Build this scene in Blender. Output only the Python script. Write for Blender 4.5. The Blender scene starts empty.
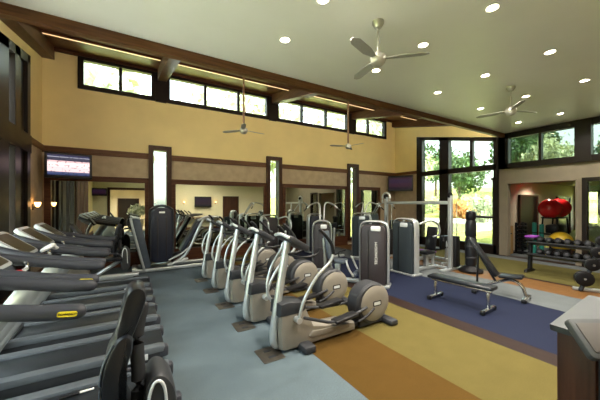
import bpy, bmesh, math, random
from mathutils import Vector, Matrix, Euler
random.seed(7)
SC = bpy.context.scene
COL = SC.collection
R = math.radians
PI = math.pi

# ------------------------------------------------------------------ materials
def _nt(name):
    m = bpy.data.materials.new(name); m.use_nodes = True
    nt = m.node_tree
    return m, nt, nt.nodes['Principled BSDF']

def mat(name, col, rough=.5, metal=0., var=.0, scale=12., bump=0., coat=0., stretch=None, bscale=None, spec=None):
    m, nt, b = _nt(name)
    b.inputs['Base Color'].default_value = (*col, 1)
    b.inputs['Roughness'].default_value = rough
    b.inputs['Metallic'].default_value = metal
    if coat: b.inputs['Coat Weight'].default_value = coat; b.inputs['Coat Roughness'].default_value = .15
    if spec is not None: b.inputs['Specular IOR Level'].default_value = spec
    tc = nt.nodes.new('ShaderNodeTexCoord')
    mp = nt.nodes.new('ShaderNodeMapping')
    nt.links.new(tc.outputs['Object'], mp.inputs[0])
    if stretch: mp.inputs['Scale'].default_value = stretch
    n = nt.nodes.new('ShaderNodeTexNoise'); n.inputs['Scale'].default_value = scale; n.inputs['Detail'].default_value = 4
    nt.links.new(mp.outputs[0], n.inputs['Vector'])
    v = var if var else .04
    r = nt.nodes.new('ShaderNodeValToRGB')
    r.color_ramp.elements[0].position = .3; r.color_ramp.elements[1].position = .7
    r.color_ramp.elements[0].color = (*[c*(1-v) for c in col], 1)
    r.color_ramp.elements[1].color = (*[min(1, c*(1+v)) for c in col], 1)
    nt.links.new(n.outputs[0], r.inputs[0]); nt.links.new(r.outputs[0], b.inputs['Base Color'])
    if bump:
        n2 = nt.nodes.new('ShaderNodeTexNoise'); n2.inputs['Scale'].default_value = bscale or scale*4; n2.inputs['Detail'].default_value = 3
        nt.links.new(mp.outputs[0], n2.inputs['Vector'])
        bp = nt.nodes.new('ShaderNodeBump'); bp.inputs['Strength'].default_value = bump; bp.inputs['Distance'].default_value = .01
        nt.links.new(n2.outputs[0], bp.inputs['Height']); nt.links.new(bp.outputs[0], b.inputs['Normal'])
    return m

def wood(name, dark, light, axis='X', rough=.42, scale=9.):
    st = {'X': (.6, 9, 9), 'Y': (9, .6, 9), 'Z': (9, 9, .6)}[axis]
    m = mat(name, dark, rough, 0, 0, scale*.3, .15, 0, st)
    m.node_tree.nodes['Principled BSDF'].inputs['Specular IOR Level'].default_value = .22
    r = [n for n in m.node_tree.nodes if n.type == 'VALTORGB'][0]
    r.color_ramp.elements[0].color = (*dark, 1); r.color_ramp.elements[1].color = (*light, 1)
    return m

def carpet(name, col, v=.05):
    m = mat(name, col, .95, 0, v, 4., .5, 0, None, 260., .03)
    nt = m.node_tree; b = nt.nodes['Principled BSDF']
    # fine pile speckle over the broad wear
    r = [n for n in nt.nodes if n.type == 'VALTORGB'][0]
    tc = [n for n in nt.nodes if n.type == 'TEX_COORD'][0]
    n = nt.nodes.new('ShaderNodeTexNoise'); n.inputs['Scale'].default_value = 90
    nt.links.new(tc.outputs['Object'], n.inputs['Vector'])
    mx = nt.nodes.new('ShaderNodeMix'); mx.data_type = 'RGBA'; mx.blend_type = 'OVERLAY'; mx.inputs['Factor'].default_value = .35
    nt.links.new(r.outputs[0], mx.inputs[6]); nt.links.new(n.outputs[0], mx.inputs[7]); nt.links.new(mx.outputs[2], b.inputs['Base Color'])
    return m

def emis(name, col, s):
    m, nt, b = _nt(name)
    b.inputs['Base Color'].default_value = (.8, .8, .8, 1)
    b.inputs['Emission Color'].default_value = (*col, 1)
    b.inputs['Emission Strength'].default_value = s
    return m

def glass(name, tint=(1, 1, 1), refl=.06):
    m = bpy.data.materials.new(name); m.use_nodes = True
    nt = m.node_tree; nt.nodes.clear()
    o = nt.nodes.new('ShaderNodeOutputMaterial'); mx = nt.nodes.new('ShaderNodeMixShader')
    t = nt.nodes.new('ShaderNodeBsdfTransparent'); g = nt.nodes.new('ShaderNodeBsdfGlossy')
    fr = nt.nodes.new('ShaderNodeLayerWeight'); fr.inputs[0].default_value = .25
    mp = nt.nodes.new('ShaderNodeMath'); mp.operation = 'MULTIPLY_ADD'; mp.inputs[1].default_value = .35; mp.inputs[2].default_value = refl
    nt.links.new(fr.outputs['Fresnel'], mp.inputs[0])
    t.inputs[0].default_value = (*tint, 1); g.inputs['Roughness'].default_value = .02
    nt.links.new(mp.outputs[0], mx.inputs[0])
    nt.links.new(t.outputs[0], mx.inputs[1]); nt.links.new(g.outputs[0], mx.inputs[2]); nt.links.new(mx.outputs[0], o.inputs[0])
    return m

def screen_mat(name, stops, noise_cols, amount, strength, scale):
    """A television picture: horizontal bands with moving blotches, given off as light."""
    m, nt, b = _nt(name)
    b.inputs['Base Color'].default_value = (.01, .01, .012, 1); b.inputs['Roughness'].default_value = .45; b.inputs['Specular IOR Level'].default_value = .2
    tc = nt.nodes.new('ShaderNodeTexCoord'); sp = nt.nodes.new('ShaderNodeSeparateXYZ')
    nt.links.new(tc.outputs['Generated'], sp.inputs[0])
    r = nt.nodes.new('ShaderNodeValToRGB'); cr = r.color_ramp
    cr.interpolation = 'CONSTANT'
    while len(cr.elements) < len(stops): cr.elements.new(.5)
    for e, (p, c) in zip(cr.elements, stops): e.position = p; e.color = (*c, 1)
    nt.links.new(sp.outputs[2], r.inputs[0])
    mp = nt.nodes.new('ShaderNodeMapping'); mp.inputs['Scale'].default_value = scale
    nt.links.new(tc.outputs['Generated'], mp.inputs[0])
    n = nt.nodes.new('ShaderNodeTexNoise'); n.inputs['Scale'].default_value = 6; nt.links.new(mp.outputs[0], n.inputs['Vector'])
    r2 = nt.nodes.new('ShaderNodeValToRGB'); r2.color_ramp.elements[0].position = .36; r2.color_ramp.elements[1].position = .44
    r2.color_ramp.elements[0].color = (*noise_cols[0], 1); r2.color_ramp.elements[1].color = (*noise_cols[1], 1)
    nt.links.new(n.outputs[0], r2.inputs[0])
    mx = nt.nodes.new('ShaderNodeMix'); mx.data_type = 'RGBA'; mx.blend_type = 'MULTIPLY'; mx.inputs['Factor'].default_value = amount
    nt.links.new(r.outputs[0], mx.inputs[6]); nt.links.new(r2.outputs[0], mx.inputs[7])
    nt.links.new(mx.outputs[2], b.inputs['Emission Color']); b.inputs['Emission Strength'].default_value = strength
    return m

M = {}
M['ceil'] = mat('ceiling_paint', (.80, .81, .745), .36, var=.02, scale=1.5)
M['yellow'] = mat('ochre_wall_paint', (.76, .615, .30), .7, var=.05, scale=1.2, bump=.05)
M['tan'] = mat('tan_plaster', (0.4250, 0.3315, 0.2210), .8, var=.10, scale=5, bump=.25, bscale=30)
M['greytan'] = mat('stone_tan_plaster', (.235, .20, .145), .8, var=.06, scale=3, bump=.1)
M['cream'] = mat('cream_paint', (.66, .58, .42), .7, var=.03)
M['olive'] = mat('pale_khaki_paint', (.60, .53, .36), .75, var=.04)
M['wood_x'] = wood('dark_stained_wood', (0.0488, 0.0175, 0.0089), (0.1024, 0.0390, 0.0175), 'X')
M['wood_y'] = wood('dark_stained_wood_across', (0.0539, 0.0216, 0.0118), (0.1127, 0.0461, 0.0225), 'Y')
M['wood_z'] = wood('dark_stained_wood_upright', (0.0304, 0.0118, 0.0068), (0.0634, 0.0254, 0.0126), 'Z')
M['beam'] = wood('glulam_beam_wood', (0.0790, 0.0316, 0.0130), (0.1581, 0.0698, 0.0279), 'X')
M['deck'] = wood('red_brown_roof_boards', (0.0630, 0.0188, 0.0101), (0.1198, 0.0378, 0.0176), 'X')
M['black_frame'] = mat('near_black_window_frame', (0.0108, 0.0066, 0.0048), .4, var=.1, spec=0.25)
M['glass'] = glass('window_glass', (.82, .86, .82))
M['solar_glass'] = glass('solar_window_glass', (.55, .60, .55), .05)
M['tint_glass'] = glass('tinted_window_glass', (.30, .34, .30), .05)
M['mirror'] = mat('silvered_mirror', (.66, .70, .62), .0, 1., var=.005)
M['c_grey'] = carpet('blue_grey_carpet', (0.0950, 0.1235, 0.1387))
M['c_orange'] = carpet('orange_tan_carpet', (0.0755, 0.0422, 0.0108))
M['c_yellow'] = carpet('mustard_carpet', (0.1009, 0.0820, 0.0269))
M['c_olive'] = carpet('olive_yellow_carpet', (0.0975, 0.0863, 0.0300))
M['c_lgrey'] = carpet('pale_grey_carpet', (0.1148, 0.1275, 0.1318))
M['rubber'] = mat('navy_rubber_mat', (0.0115, 0.0151, 0.0338), .75, var=.15, scale=60, bump=.1, spec=0.08)
M['wood_floor'] = wood('orange_oak_floor', (0.1130, 0.0506, 0.0143), (0.1666, 0.0833, 0.0250), 'Y', .5)
M['wood_sill'] = wood('red_brown_floor_strip', (0.0106, 0.0036, 0.0020), (0.0182, 0.0066, 0.0036), 'Y', .6)
M['silver'] = mat('silver_enamel', (.50, .53, .54), .32, .65, var=.04)
M['chrome'] = mat('brushed_steel', (.62, .62, .60), .25, 1., var=.03)
M['pale'] = mat('pale_silver_plastic', (.58, .61, .62), .35, .25, var=.03)
M['champagne'] = mat('champagne_plastic', (.225, .205, .170), .42, .25, var=.05, scale=6, spec=0.4)
M['kiosk'] = mat('kiosk_grey_laminate', (.046, .051, .053), .5, .1, var=.04, spec=0.3)
M['bronze'] = mat('bronze_rod', (.20, .12, .07), .4, .5)
M['dgrey'] = mat('dark_grey_plastic', (0.0225, 0.0240, 0.0275), .5, var=.1, spec=0.35)
M['mgrey'] = mat('mid_grey_soft_grip', (0.0312, 0.0325, 0.0403), .5, var=.08, spec=0.35)
M['black'] = mat('black_plastic', (0.0072, 0.0072, 0.0084), .42, var=.1, spec=0.35)
M['rail'] = mat('grey_treadmill_rail', (0.1125, 0.1275, 0.1425), .4, .3, var=.05, spec=0.3)
M['belt'] = mat('black_running_belt', (0.0110, 0.0132, 0.0160), .4, var=.15, scale=30, bump=.08, spec=0.3)
M['deckside'] = mat('grey_treadmill_deck', (0.0358, 0.0416, 0.0507), .35, .3, var=.08, spec=0.35)
M['vinyl'] = mat('black_vinyl', (0.0064, 0.0072, 0.0096), .33, var=.1, bump=.06, bscale=120, spec=.35)
M['blue_vinyl'] = mat('slate_blue_vinyl', (0.0525, 0.0665, 0.0875), .4, var=.1, spec=0.35)
M['plum'] = mat('dark_plum_panel', (0.0240, 0.0192, 0.0216), .42, var=.08, spec=0.35)
M['slate'] = mat('slate_panel', (0.0240, 0.0330, 0.0396), .40, var=.08, spec=0.35)
M['navy_panel'] = mat('navy_panel', (0.0143, 0.0169, 0.0292), .35, var=.1, spec=0.35)
M['amber_screen'] = mat('unlit_olive_display', (0.0665, 0.0525, 0.0266), .4, var=.1, spec=0.25)
M['dark_screen'] = mat('unlit_dark_display', (.045, .040, .034), .6, var=.12, scale=3)
M['yellow_logo'] = mat('yellow_badge', (.80, .62, .02), .4)
M['white'] = mat('white_lettering', (.75, .75, .72), .5)
M['red'] = mat('red_plastic', (.50, .02, .02), .35)
M['redball'] = mat('glossy_red_vinyl', (.62, .016, .018), .22, var=.05)
M['yellowball'] = mat('yellow_vinyl', (.80, .52, .03), .35)
M['tanball'] = mat('tan_leather', (.42, .25, .09), .5, var=.1)
M['purple'] = mat('purple_foam', (.21, .035, .32), .6)
M['teal'] = mat('teal_foam', (.02, .24, .20), .65)
M['iron'] = mat('black_cast_iron', (0.0072, 0.0072, 0.0084), .38, .3, var=.15, spec=0.3)
M['fan'] = mat('brushed_nickel', (.50, .49, .45), .35, .6)
M['fanblade'] = mat('grey_fan_blade', (.36, .36, .32), .45, .1)
M['brass'] = mat('floor_plate_bronze', (.062, .054, .042), .45, .4, var=.15)
M['lamp'] = emis('downlight_lens', (1, .86, .62), 9)
M['sconce'] = emis('amber_sconce_glass', (1, .50, .16), 3.0)
M['cove'] = emis('warm_strip_lamp', (1, .58, .26), .36)
M['linear'] = emis('added_wall_light_glow', (1, .86, .66), 10)  # glow of the added lamp hidden behind the beam
M['trim_white'] = mat('white_lamp_ring', (.7, .7, .66), .4)
M['grass'] = mat('meadow_grass', (.34, .36, .08), .95, var=.35, scale=.35, bump=.6, bscale=30)
M['path'] = mat('pale_gravel', (.62, .58, .52), .95, var=.12, scale=3, bump=.3)
M['leaf'] = mat('green_leaves', (.44, .48, .36), .7, var=.45, scale=.8)
M['leaf2'] = mat('yellow_green_leaves', (.46, .49, .32), .7, var=.4, scale=.8)
M['leaf3'] = mat('dark_green_leaves', (.06, .12, .035), .7, var=.45, scale=.8)
M['orange_leaf'] = mat('orange_blossom', (.55, .26, .08), .7, var=.4, scale=2)
M['paving'] = mat('pale_bounce_paving', (.60, .58, .54), .9, var=.08, scale=2)  # pale so the added slab throws daylight upward
M['bark'] = mat('bark', (.10, .07, .045), .9, var=.3, bump=.5)
M['pot'] = mat('white_glazed_pot', (.62, .60, .56), .35)
M['tv1'] = screen_mat('rink_broadcast', [(0, (.02, .03, .08)), (.08, (.05, .06, .12)), (.16, (.62, .44, .44)), (.40, (.74, .52, .50)), (.62, (.55, .36, .36)), (.70, (.03, .03, .05)), (.86, (.22, .22, .26)), (.9, (.02, .02, .05))],
                       ((.10, .10, .16), (1, 1, 1)), 0.65, .6, (2.6, 1, 1.6))
M['tv2'] = screen_mat('purple_broadcast', [(0, (.03, .02, .06)), (.2, (.16, .04, .12)), (.5, (.10, .05, .20)), (.8, (.16, .05, .10)), (.9, (.02, .02, .04))],
                       ((.10, .08, .25), (1, .8, .8)), .9, .07, (2.5, 2.5, 2))

# ------------------------------------------------------------------ mesh collector
def _catmull(pts, k):
    P = [Vector(p) for p in pts]
    if k <= 1 or len(P) < 3: return P
    out = []
    for i in range(len(P)-1):
        p0 = P[i-1] if i else P[0]*2-P[1]
        p1, p2 = P[i], P[i+1]
        p3 = P[i+2] if i+2 < len(P) else P[-1]*2-P[-2]
        for j in range(k):
            t = j/k
            out.append(.5*((2*p1)+(-p0+p2)*t+(2*p0-5*p1+4*p2-p3)*t*t+(-p0+3*p1-3*p2+p3)*t**3))
    out.append(P[-1]); return out

class MB:
    def __init__(s): s.v = []; s.f = []
    def add(s, vs, fs):
        b = len(s.v); s.v += [tuple(v) for v in vs]; s.f += [tuple(b+i for i in f) for f in fs]; return s
    def _bm(s, bm, mx=None):
        bm.verts.index_update()
        s.add([(mx @ v.co) if mx else v.co for v in bm.verts], [[v.index for v in f.verts] for f in bm.faces]); bm.free(); return s
    def box(s, c, d, bev=0., rot=None, seg=2):
        bm = bmesh.new(); bmesh.ops.create_cube(bm, size=1)
        for v in bm.verts: v.co = Vector((v.co.x*d[0], v.co.y*d[1], v.co.z*d[2]))
        if bev: bmesh.ops.bevel(bm, geom=bm.edges[:], offset=min(bev, min(d)*.49), segments=seg, affect='EDGES', profile=.5)
        mx = Matrix.Translation(c)
        if rot: mx = mx @ Euler([R(a) for a in rot]).to_matrix().to_4x4()
        return s._bm(bm, mx)
    def b2(s, lo, hi, bev=0.):
        return s.box([(a+b)/2 for a, b in zip(lo, hi)], [abs(b-a) for a, b in zip(lo, hi)], bev)
    def tube(s, pts, r, k=6, n=10, ry=None, up=(0, 0, 1), taper=None, flat=False):
        P = _catmull(pts, k); m = len(P); rings = []
        for i, p in enumerate(P):
            t = (P[min(i+1, m-1)]-P[max(i-1, 0)]).normalized()
            a = t.cross(Vector(up))
            if a.length < 1e-4: a = t.cross(Vector((1, 0, .01)))
            a.normalize(); b = a.cross(t)
            q = i/(m-1); sc = (taper[0]+(taper[1]-taper[0])*q) if taper else 1.
            rings.append([p+a*math.cos(2*PI*j/n)*r*sc+b*math.sin(2*PI*j/n)*(ry or r)*sc for j in range(n)])
        # rounded ends
        if not flat:
            def cap(ring, p, dirn):
                out = []
                for h_, q in ((.55, .83), (.9, .42)):
                    out.append([p+(v-p)*q+dirn*r*h_ for v in ring])
                return out
            d0 = (P[0]-P[1]).normalized(); d1 = (P[-1]-P[-2]).normalized()
            rings = cap(rings[0], P[0], d0)[::-1]+rings+cap(rings[-1], P[-1], d1)
        vs = [v for rg in rings for v in rg]; fs = []
        for i in range(len(rings)-1):
            for j in range(n):
                fs.append((i*n+j, i*n+(j+1) % n, (i+1)*n+(j+1) % n, (i+1)*n+j))
        fs.append(tuple(range(n))[::-1]); L = (len(rings)-1)*n; fs.append(tuple(L+j for j in range(n)))
        return s.add(vs, fs)
    def cyl(s, p0, p1, r, r1=None, n=20, bev=0.):
        p0, p1 = Vector(p0), Vector(p1); d = p1-p0; L = d.length; r1 = r if r1 is None else r1
        if bev: prof = [(0, 0), (r-bev, 0), (r, bev), (r1, L-bev), (r1-bev, L), (0, L)]
        else: prof = [(0, 0), (r, 0), (r1, L), (0, L)]
        return s.lathe(prof, p0, d, n)
    def lathe(s, prof, o, ax=(0, 0, 1), n=24):
        q = Vector((0, 0, 1)).rotation_difference(Vector(ax).normalized()); o = Vector(o)
        vs, rows = [], []
        for r, z in prof:
            if r < 1e-6: rows.append([len(vs)]); vs.append(o+q @ Vector((0, 0, z)))
            else:
                rows.append(list(range(len(vs), len(vs)+n)))
                vs += [o+q @ Vector((r*math.cos(2*PI*j/n), r*math.sin(2*PI*j/n), z)) for j in range(n)]
        fs = []
        for a, b in zip(rows, rows[1:]):
            for j in range(n):
                k = (j+1) % n
                if len(a) == 1 and len(b) == 1: continue
                if len(a) == 1: fs.append((a[0], b[k], b[j]))
                elif len(b) == 1: fs.append((a[j], a[k], b[0]))
                else: fs.append((a[j], a[k], b[k], b[j]))
        return s.add(vs, fs)
    def ball(s, c, r, n=24):
        r = (r, r, r) if not hasattr(r, '__len__') else r
        bm = bmesh.new(); bmesh.ops.create_uvsphere(bm, u_segments=n, v_segments=n//2, radius=1)
        return s._bm(bm, Matrix.Translation(c) @ Matrix.Diagonal((*r, 1)))
    def prism(s, poly, t0, t1, plane='xz', bev=0., mx=None):
        """poly: outline in the plane, extruded along the third axis from t0 to t1"""
        bm = bmesh.new()
        def P(a, b, t): return {'xz': (a, t, b), 'yz': (t, a, b), 'xy': (a, b, t)}[plane]
        v0 = [bm.verts.new(P(a, b, t0)) for a, b in poly]; v1 = [bm.verts.new(P(a, b, t1)) for a, b in poly]
        n = len(poly); bm.faces.new(v0); bm.faces.new(v1[::-1])
        for i in range(n): bm.faces.new((v0[i], v1[i], v1[(i+1) % n], v0[(i+1) % n]))
        bmesh.ops.recalc_face_normals(bm, faces=bm.faces[:])
        if bev:
            es = [e for e in bm.edges if all(v in set(v0) for v in e.verts) or all(v in set(v1) for v in e.verts)]
            bmesh.ops.bevel(bm, geom=es, offset=bev, segments=2, affect='EDGES', profile=.5)
        return s._bm(bm, mx)
    def build(s, name, m, parent=None, loc=None, smooth=True, kind=None):
        me = bpy.data.meshes.new(name); me.from_pydata([tuple(v) for v in s.v], [], s.f); me.validate()
        bm = bmesh.new(); bm.from_mesh(me); bmesh.ops.recalc_face_normals(bm, faces=bm.faces[:]); bm.to_mesh(me); bm.free()
        me.materials.append(M[m] if isinstance(m, str) else m)
        if smooth:
            me.shade_smooth(); me.set_sharp_from_angle(angle=R(38))
        o = bpy.data.objects.new(name, me); COL.objects.link(o)
        if parent: o.parent = parent
        if loc: o.location = loc
        if kind: o['kind'] = kind
        return o

def rr(w, h, r, n=5, cx=0, cz=0, top=True, bot=True):
    """rounded rectangle outline"""
    out = []
    for sx, sz, a0, on in ((1, 1, 0, top), (-1, 1, 90, top), (-1, -1, 180, bot), (1, -1, 270, bot)):
        q = r if on else min(r, .004)
        for i in range(n+1):
            a = R(a0+90*i/n)
            out.append((cx+sx*(w/2-q)+q*math.cos(a), cz+sz*(h/2-q)+q*math.sin(a)))
    return out

def smooth(poly, k=4):
    P = [Vector(p) for p in poly]; n = len(P); out = []
    for i in range(n):
        p0, p1, p2, p3 = P[i-1], P[i], P[(i+1) % n], P[(i+2) % n]
        for j in range(k):
            t = j/k
            out.append(tuple(.5*((2*p1)+(-p0+p2)*t+(2*p0-5*p1+4*p2-p3)*t*t+(-p0+3*p1-3*p2+p3)*t**3)))
    return out
def thing(name, label, cat, loc=(0, 0, 0), rz=0, group=None):
    o = bpy.data.objects.new(name, None); COL.objects.link(o); o.empty_display_size = .1
    o.location = loc; o.rotation_euler = (0, 0, R(rz)); o['label'] = label; o['category'] = cat
    if group: o['group'] = group
    return o
def tag(o, label, cat, group=None):
    o['label'] = label; o['category'] = cat
    if group: o['group'] = group
    return o
KIDS = {}
def dup(o, loc, rz, label, group=None):
    """a copy of a thing with copies of its parts and sub-parts"""
    r = o.copy(); COL.objects.link(r); r.location = loc; r.rotation_euler = (0, 0, R(rz)); r['label'] = label
    if group: r['group'] = group
    def rec(a, b):
        for ch in [x for x in SC.objects if x.parent == a]:
            c = ch.copy(); COL.objects.link(c); c.parent = b; c.matrix_parent_inverse = ch.matrix_parent_inverse.copy(); rec(ch, c)
    rec(o, r)
    return r
def struct(name, mb, m): return mb.build(name, m, kind='structure', smooth=False)
def text(body, size, m, parent, loc, rot, name='lettering', ext=.0015):
    cu = bpy.data.curves.new(name, 'FONT'); cu.body = body; cu.size = size; cu.extrude = ext; cu.align_x = 'CENTER'; cu.align_y = 'CENTER'
    t = bpy.data.objects.new(name, cu); COL.objects.link(t)
    dg = bpy.context.evaluated_depsgraph_get(); me = bpy.data.meshes.new_from_object(t.evaluated_get(dg))
    bpy.data.objects.remove(t); me.materials.clear(); me.materials.append(M[m])
    o = bpy.data.objects.new(name, me); COL.objects.link(o); o.parent = parent; o.location = loc; o.rotation_euler = [R(a) for a in rot]
    return o
ORD = ['first', 'second', 'third', 'fourth', 'fifth', 'sixth', 'seventh', 'eighth', 'ninth', 'tenth', 'eleventh', 'twelfth']

# ------------------------------------------------------------------ camera
cam = bpy.data.cameras.new('camera'); co = bpy.data.objects.new('camera', cam); COL.objects.link(co)
co.location = (0, 0, 2.0); co.rotation_euler = (R(90), 0, R(-31)); cam.sensor_width = 36; cam.lens = 36*283/600; cam.shift_y = .005
cam.clip_end = 400; cam.clip_start = .05
SC.camera = co

# ------------------------------------------------------------------ setting
XL, XR, YB, YN, ZC = -2.1, 12.28, 10.47, -2.0, 4.64
YBEAM = 5.2
def zr(y): return 5.35+.2*(y-YBEAM)
# floor strips, all flush
for x0, x1, m in ((XL-.2, 2.08, 'c_grey'), (2.08, 3.07, 'c_orange'), (3.07, 4.47, 'c_yellow'), (4.47, 4.82, 'wood_sill'), (4.82, 6.85, 'rubber'),
                  (6.85, 8.05, 'c_lgrey'), (8.05, 9.02, 'wood_floor'), (9.02, 9.17, 'wood_sill'), (9.17, 11.5, 'c_olive'), (11.5, 12.1, 'c_lgrey'), (12.1, XR+.2, 'wood_sill')):
    struct('floor', MB().b2((x0, YN-.2, -.12), (x1, YB+.2, 0)), m)
struct('ceiling', MB().b2((XL-.2, YN-.2, ZC), (XR+.2, YBEAM+.05, ZC+.12)), 'ceil')
# sloping boarded roof over the window bay, with an overhang outside
struct('roof', MB().prism([(YBEAM, zr(YBEAM)), (YB+1.0, zr(YB+1.0)), (YB+1.0, zr(YB+1.0)+.15), (YBEAM, zr(YBEAM)+.15)], XL-.7, XR+.7, 'yz'), 'deck')
struct('roof', MB().b2((XL-.2, YBEAM-.02, ZC+.11), (XR+.2, YBEAM+.1, zr(YBEAM)+.2)), 'deck')

# back wall with slim windows and clerestory
SLIM = [(.60, 1.12), (4.78, 5.30), (9.00, 9.52)]
CLER = [(-1.25, .68, [-.25]), (1.08, 4.78, [2.32, 3.55]), (5.17, 8.95, [6.39, 7.67]), (9.38, 11.5, [10.3])]
def walls(name, axis, c0, c1, u0, u1, z0, z1, holes, m):
    holes = [(h[0], h[1], max(h[2], z0), min(h[3], z1)) for h in holes if h[3] > z0 and h[2] < z1]
    us = sorted({u0, u1, *[h[0] for h in holes], *[h[1] for h in holes]}); zs = sorted({z0, z1, *[h[2] for h in holes], *[h[3] for h in holes]})
    mb = MB()
    for a, b in zip(us, us[1:]):
        run = None
        for c, d in zip(zs, zs[1:]):
            solid = not any(h[0] <= (a+b)/2 <= h[1] and h[2] <= (c+d)/2 <= h[3] for h in holes)
            if solid: run = (run[0], d) if run else (c, d)
            if run and (not solid or d == zs[-1]):
                mb.b2((a, c0, run[0]), (b, c1, run[1])) if axis == 'x' else mb.b2((c0, a, run[0]), (c1, b, run[1])); run = None
    return struct(name, mb, m)
hol = [(a, b, .28, 3.82) for a, b in SLIM]
walls('wall_back', 'x', YB, YB+.2, XL-.2, XR+.2, 0, 3.5, hol, 'tan')
walls('wall_back', 'x', YB, YB+.2, XL-.2, XR+.2, 3.5, 6.42, hol+[(a, b, 5.44, 6.3) for a, b, _ in CLER], 'yellow')
# skirting, chair rail
bays = [(XL, .53), (1.19, 4.69), (5.42, 8.92), (9.62, XR)]
for k, (a, b) in enumerate(bays):
    struct('trim_%d' % (k+1), MB().b2((a, YB-.05, 3.46), (b, YB, 3.61)).b2((a, YB-.03, 3.43), (b, YB, 3.46)), 'beam')
    struct('baseboard_back', MB().b2((a, YB-.05, 0), (b, YB, .28)), 'wood_x')
def frame_x(mb, a, b, z0, z1, y0, y1, w, wz=None):
    wz = wz or w
    mb.b2((a, y0, z0), (a+w, y1, z1)).b2((b-w, y0, z0), (b, y1, z1)).b2((a+w, y0, z0), (b-w, y1, z0+wz)).b2((a+w, y0, z1-wz), (b-w, y1, z1)); return mb
def frame_y(mb, a, b, z0, z1, x0, x1, w, wz=None):
    wz = wz or w
    mb.b2((x0, a, z0), (x1, a+w, z1)).b2((x0, b-w, z0), (x1, b, z1)).b2((x0, a+w, z0), (x1, b-w, z0+wz)).b2((x0, a+w, z1-wz), (x1, b-w, z1)); return mb
NW = [0]
def window(mbf, m, panes, gm='glass'):
    NW[0] += 1
    f = struct('window_%d' % NW[0], mbf, m)
    for p in panes:
        g = MB().b2(*p).build('glass_pane', gm, f, smooth=False)
    return f
for a, b in SLIM:
    mb = frame_x(MB(), a-.08, b+.08, .2, 3.88, YB-.10, YB+.22, .15)
    window(mb, 'wood_z', [((a+.02, YB+.12, .30), (b-.02, YB+.13, 3.78))], 'solar_glass')
for a, b, mu in CLER:
    mb = frame_x(MB(), a-.06, b+.06, 5.36, 6.34, YB-.06, YB+.12, .14, .13)
    for x in mu: mb.b2((x-.045, YB-.03, 5.45), (x+.045, YB+.1, 6.25))
    xs = [a]+mu+[b]
    window(mb, 'black_frame', [((p+.03, YB+.05, 5.46), (q-.03, YB+.06, 6.24)) for p, q in zip(xs, xs[1:])])
# posts between clerestory groups
for x0, x1 in ((.74, 1.02), (4.84, 5.11), (9.01, 9.32)):
    struct('trim_5', MB().b2((x0-.02, YB-.07, 5.34), (x1+.02, YB, 6.42)), 'black_frame')
struct('trim_6', MB().b2((XL, YB-.09, 6.3), (XR, YB, 6.42)), 'wood_x')
# roof timbers: glulam beam, rafters, ledger
struct('beam', MB().b2((XL, YBEAM, 4.49), (XR, YBEAM+.12, 5.3)), 'beam')
for k, (x0, x1) in enumerate(((XL, XL+.27), (.78, 1.05), (4.92, 5.19), (9.15, 9.42), (XR-.27, XR))):
    y0, y1 = YBEAM+.12, YB-.02
    struct('beam', MB().prism([(y0, zr(y0)-.35), (y1, zr(y1)-.35), (y1, zr(y1)), (y0, zr(y0))], x0, x1, 'yz'), 'wood_y')

# left wall: tall windows with posts, sloping heads
def quad_y(mb, y0, y1, zb0, zb1, zt0, zt1, x0, x1): return mb.prism([(y0, zb0), (y1, zb1), (y1, zt1), (y0, zt0)], x0, x1, 'yz')
hd = lambda y: zr(y)-.6
mb = MB()
mb.b2((XL-.2, YN, 0), (XL, .8, ZC)).b2((XL-.2, .8, 0), (XL, 8.9, .25)).b2((XL-.2, .8, 3.75), (XL, 5.3, ZC)).b2((XL-.2, 4.9, .25), (XL, 5.3, 3.75))
quad_y(mb, 5.3, 9.2, hd(5.3), hd(9.2), zr(5.3), zr(9.2), XL-.2, XL)
struct('wall_left', mb, 'yellow')
struct('wall_left', quad_y(MB(), 9.2, YB, 3.5, 3.5, zr(9.2), zr(YB), XL-.2, XL), 'yellow')
struct('wall_left', MB().b2((XL-.2, 9.2, 0), (XL, YB, 3.5)), 'tan')
struct('trim_7', MB().b2((XL, 9.2, 3.46), (XL+.05, YB-.05, 3.61)), 'beam')
struct('baseboard_left', MB().b2((XL, 9.2, 0), (XL+.04, YB-.05, .2)), 'wood_y')
struct('baseboard_left', MB().b2((XL, YN, 0), (XL+.04, 9.2, .2)), 'wood_y')
# window with dark posts (Y 5.3..9.2): glass to 8.3, boarded bay to 9.2
mb = MB()
x0, x1 = XL-.18, XL+.04
for y0, y1 in ((5.3, 5.5), (6.35, 6.6), (7.2, 7.80), (8.16, 8.5), (9.0, 9.22)):
    quad_y(mb, y0, y1, .2, .2, hd(y0), hd(y1), x0, x1)
mb.b2((x0, 5.3, 3.2), (x1+.02, 9.22, 3.62)).b2((x0, 5.3, .2), (x1, 9.22, .42))
quad_y(mb, 5.3, 9.24, hd(5.3)-.2, hd(9.24)-.2, hd(5.3), hd(9.24), x0, x1)
quad_y(mb, 8.5, 9.05, .42, .42, hd(8.5), hd(9.05), x0+.02, x1-.07)
gl = []
f = window(mb, 'black_frame', [((XL-.1, a, .42), (XL-.09, b, 3.2)) for a, b in ((5.5, 6.35), (6.6, 7.2), (7.80, 8.16))])
for a, b in ((5.5, 6.35), (6.6, 7.2), (7.80, 8.16)):
    quad_y(MB(), a, b, 3.62, 3.62, hd(a)-.2, hd(b)-.2, XL-.1, XL-.09).build('glass_pane', 'glass', f, smooth=False)
mb = frame_y(MB(), .75, 4.95, .22, 3.78, XL-.18, XL+.06, .14)
for y in (2.1, 3.5): mb.b2((XL-.15, y-.06, .3), (XL+.04, y+.06, 3.7))
window(mb, 'wood_z', [((XL-.1, a, .3), (XL-.09, b, 3.7)) for a, b in ((.8, 2.05), (2.15, 3.45), (3.55, 4.9))])

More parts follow.
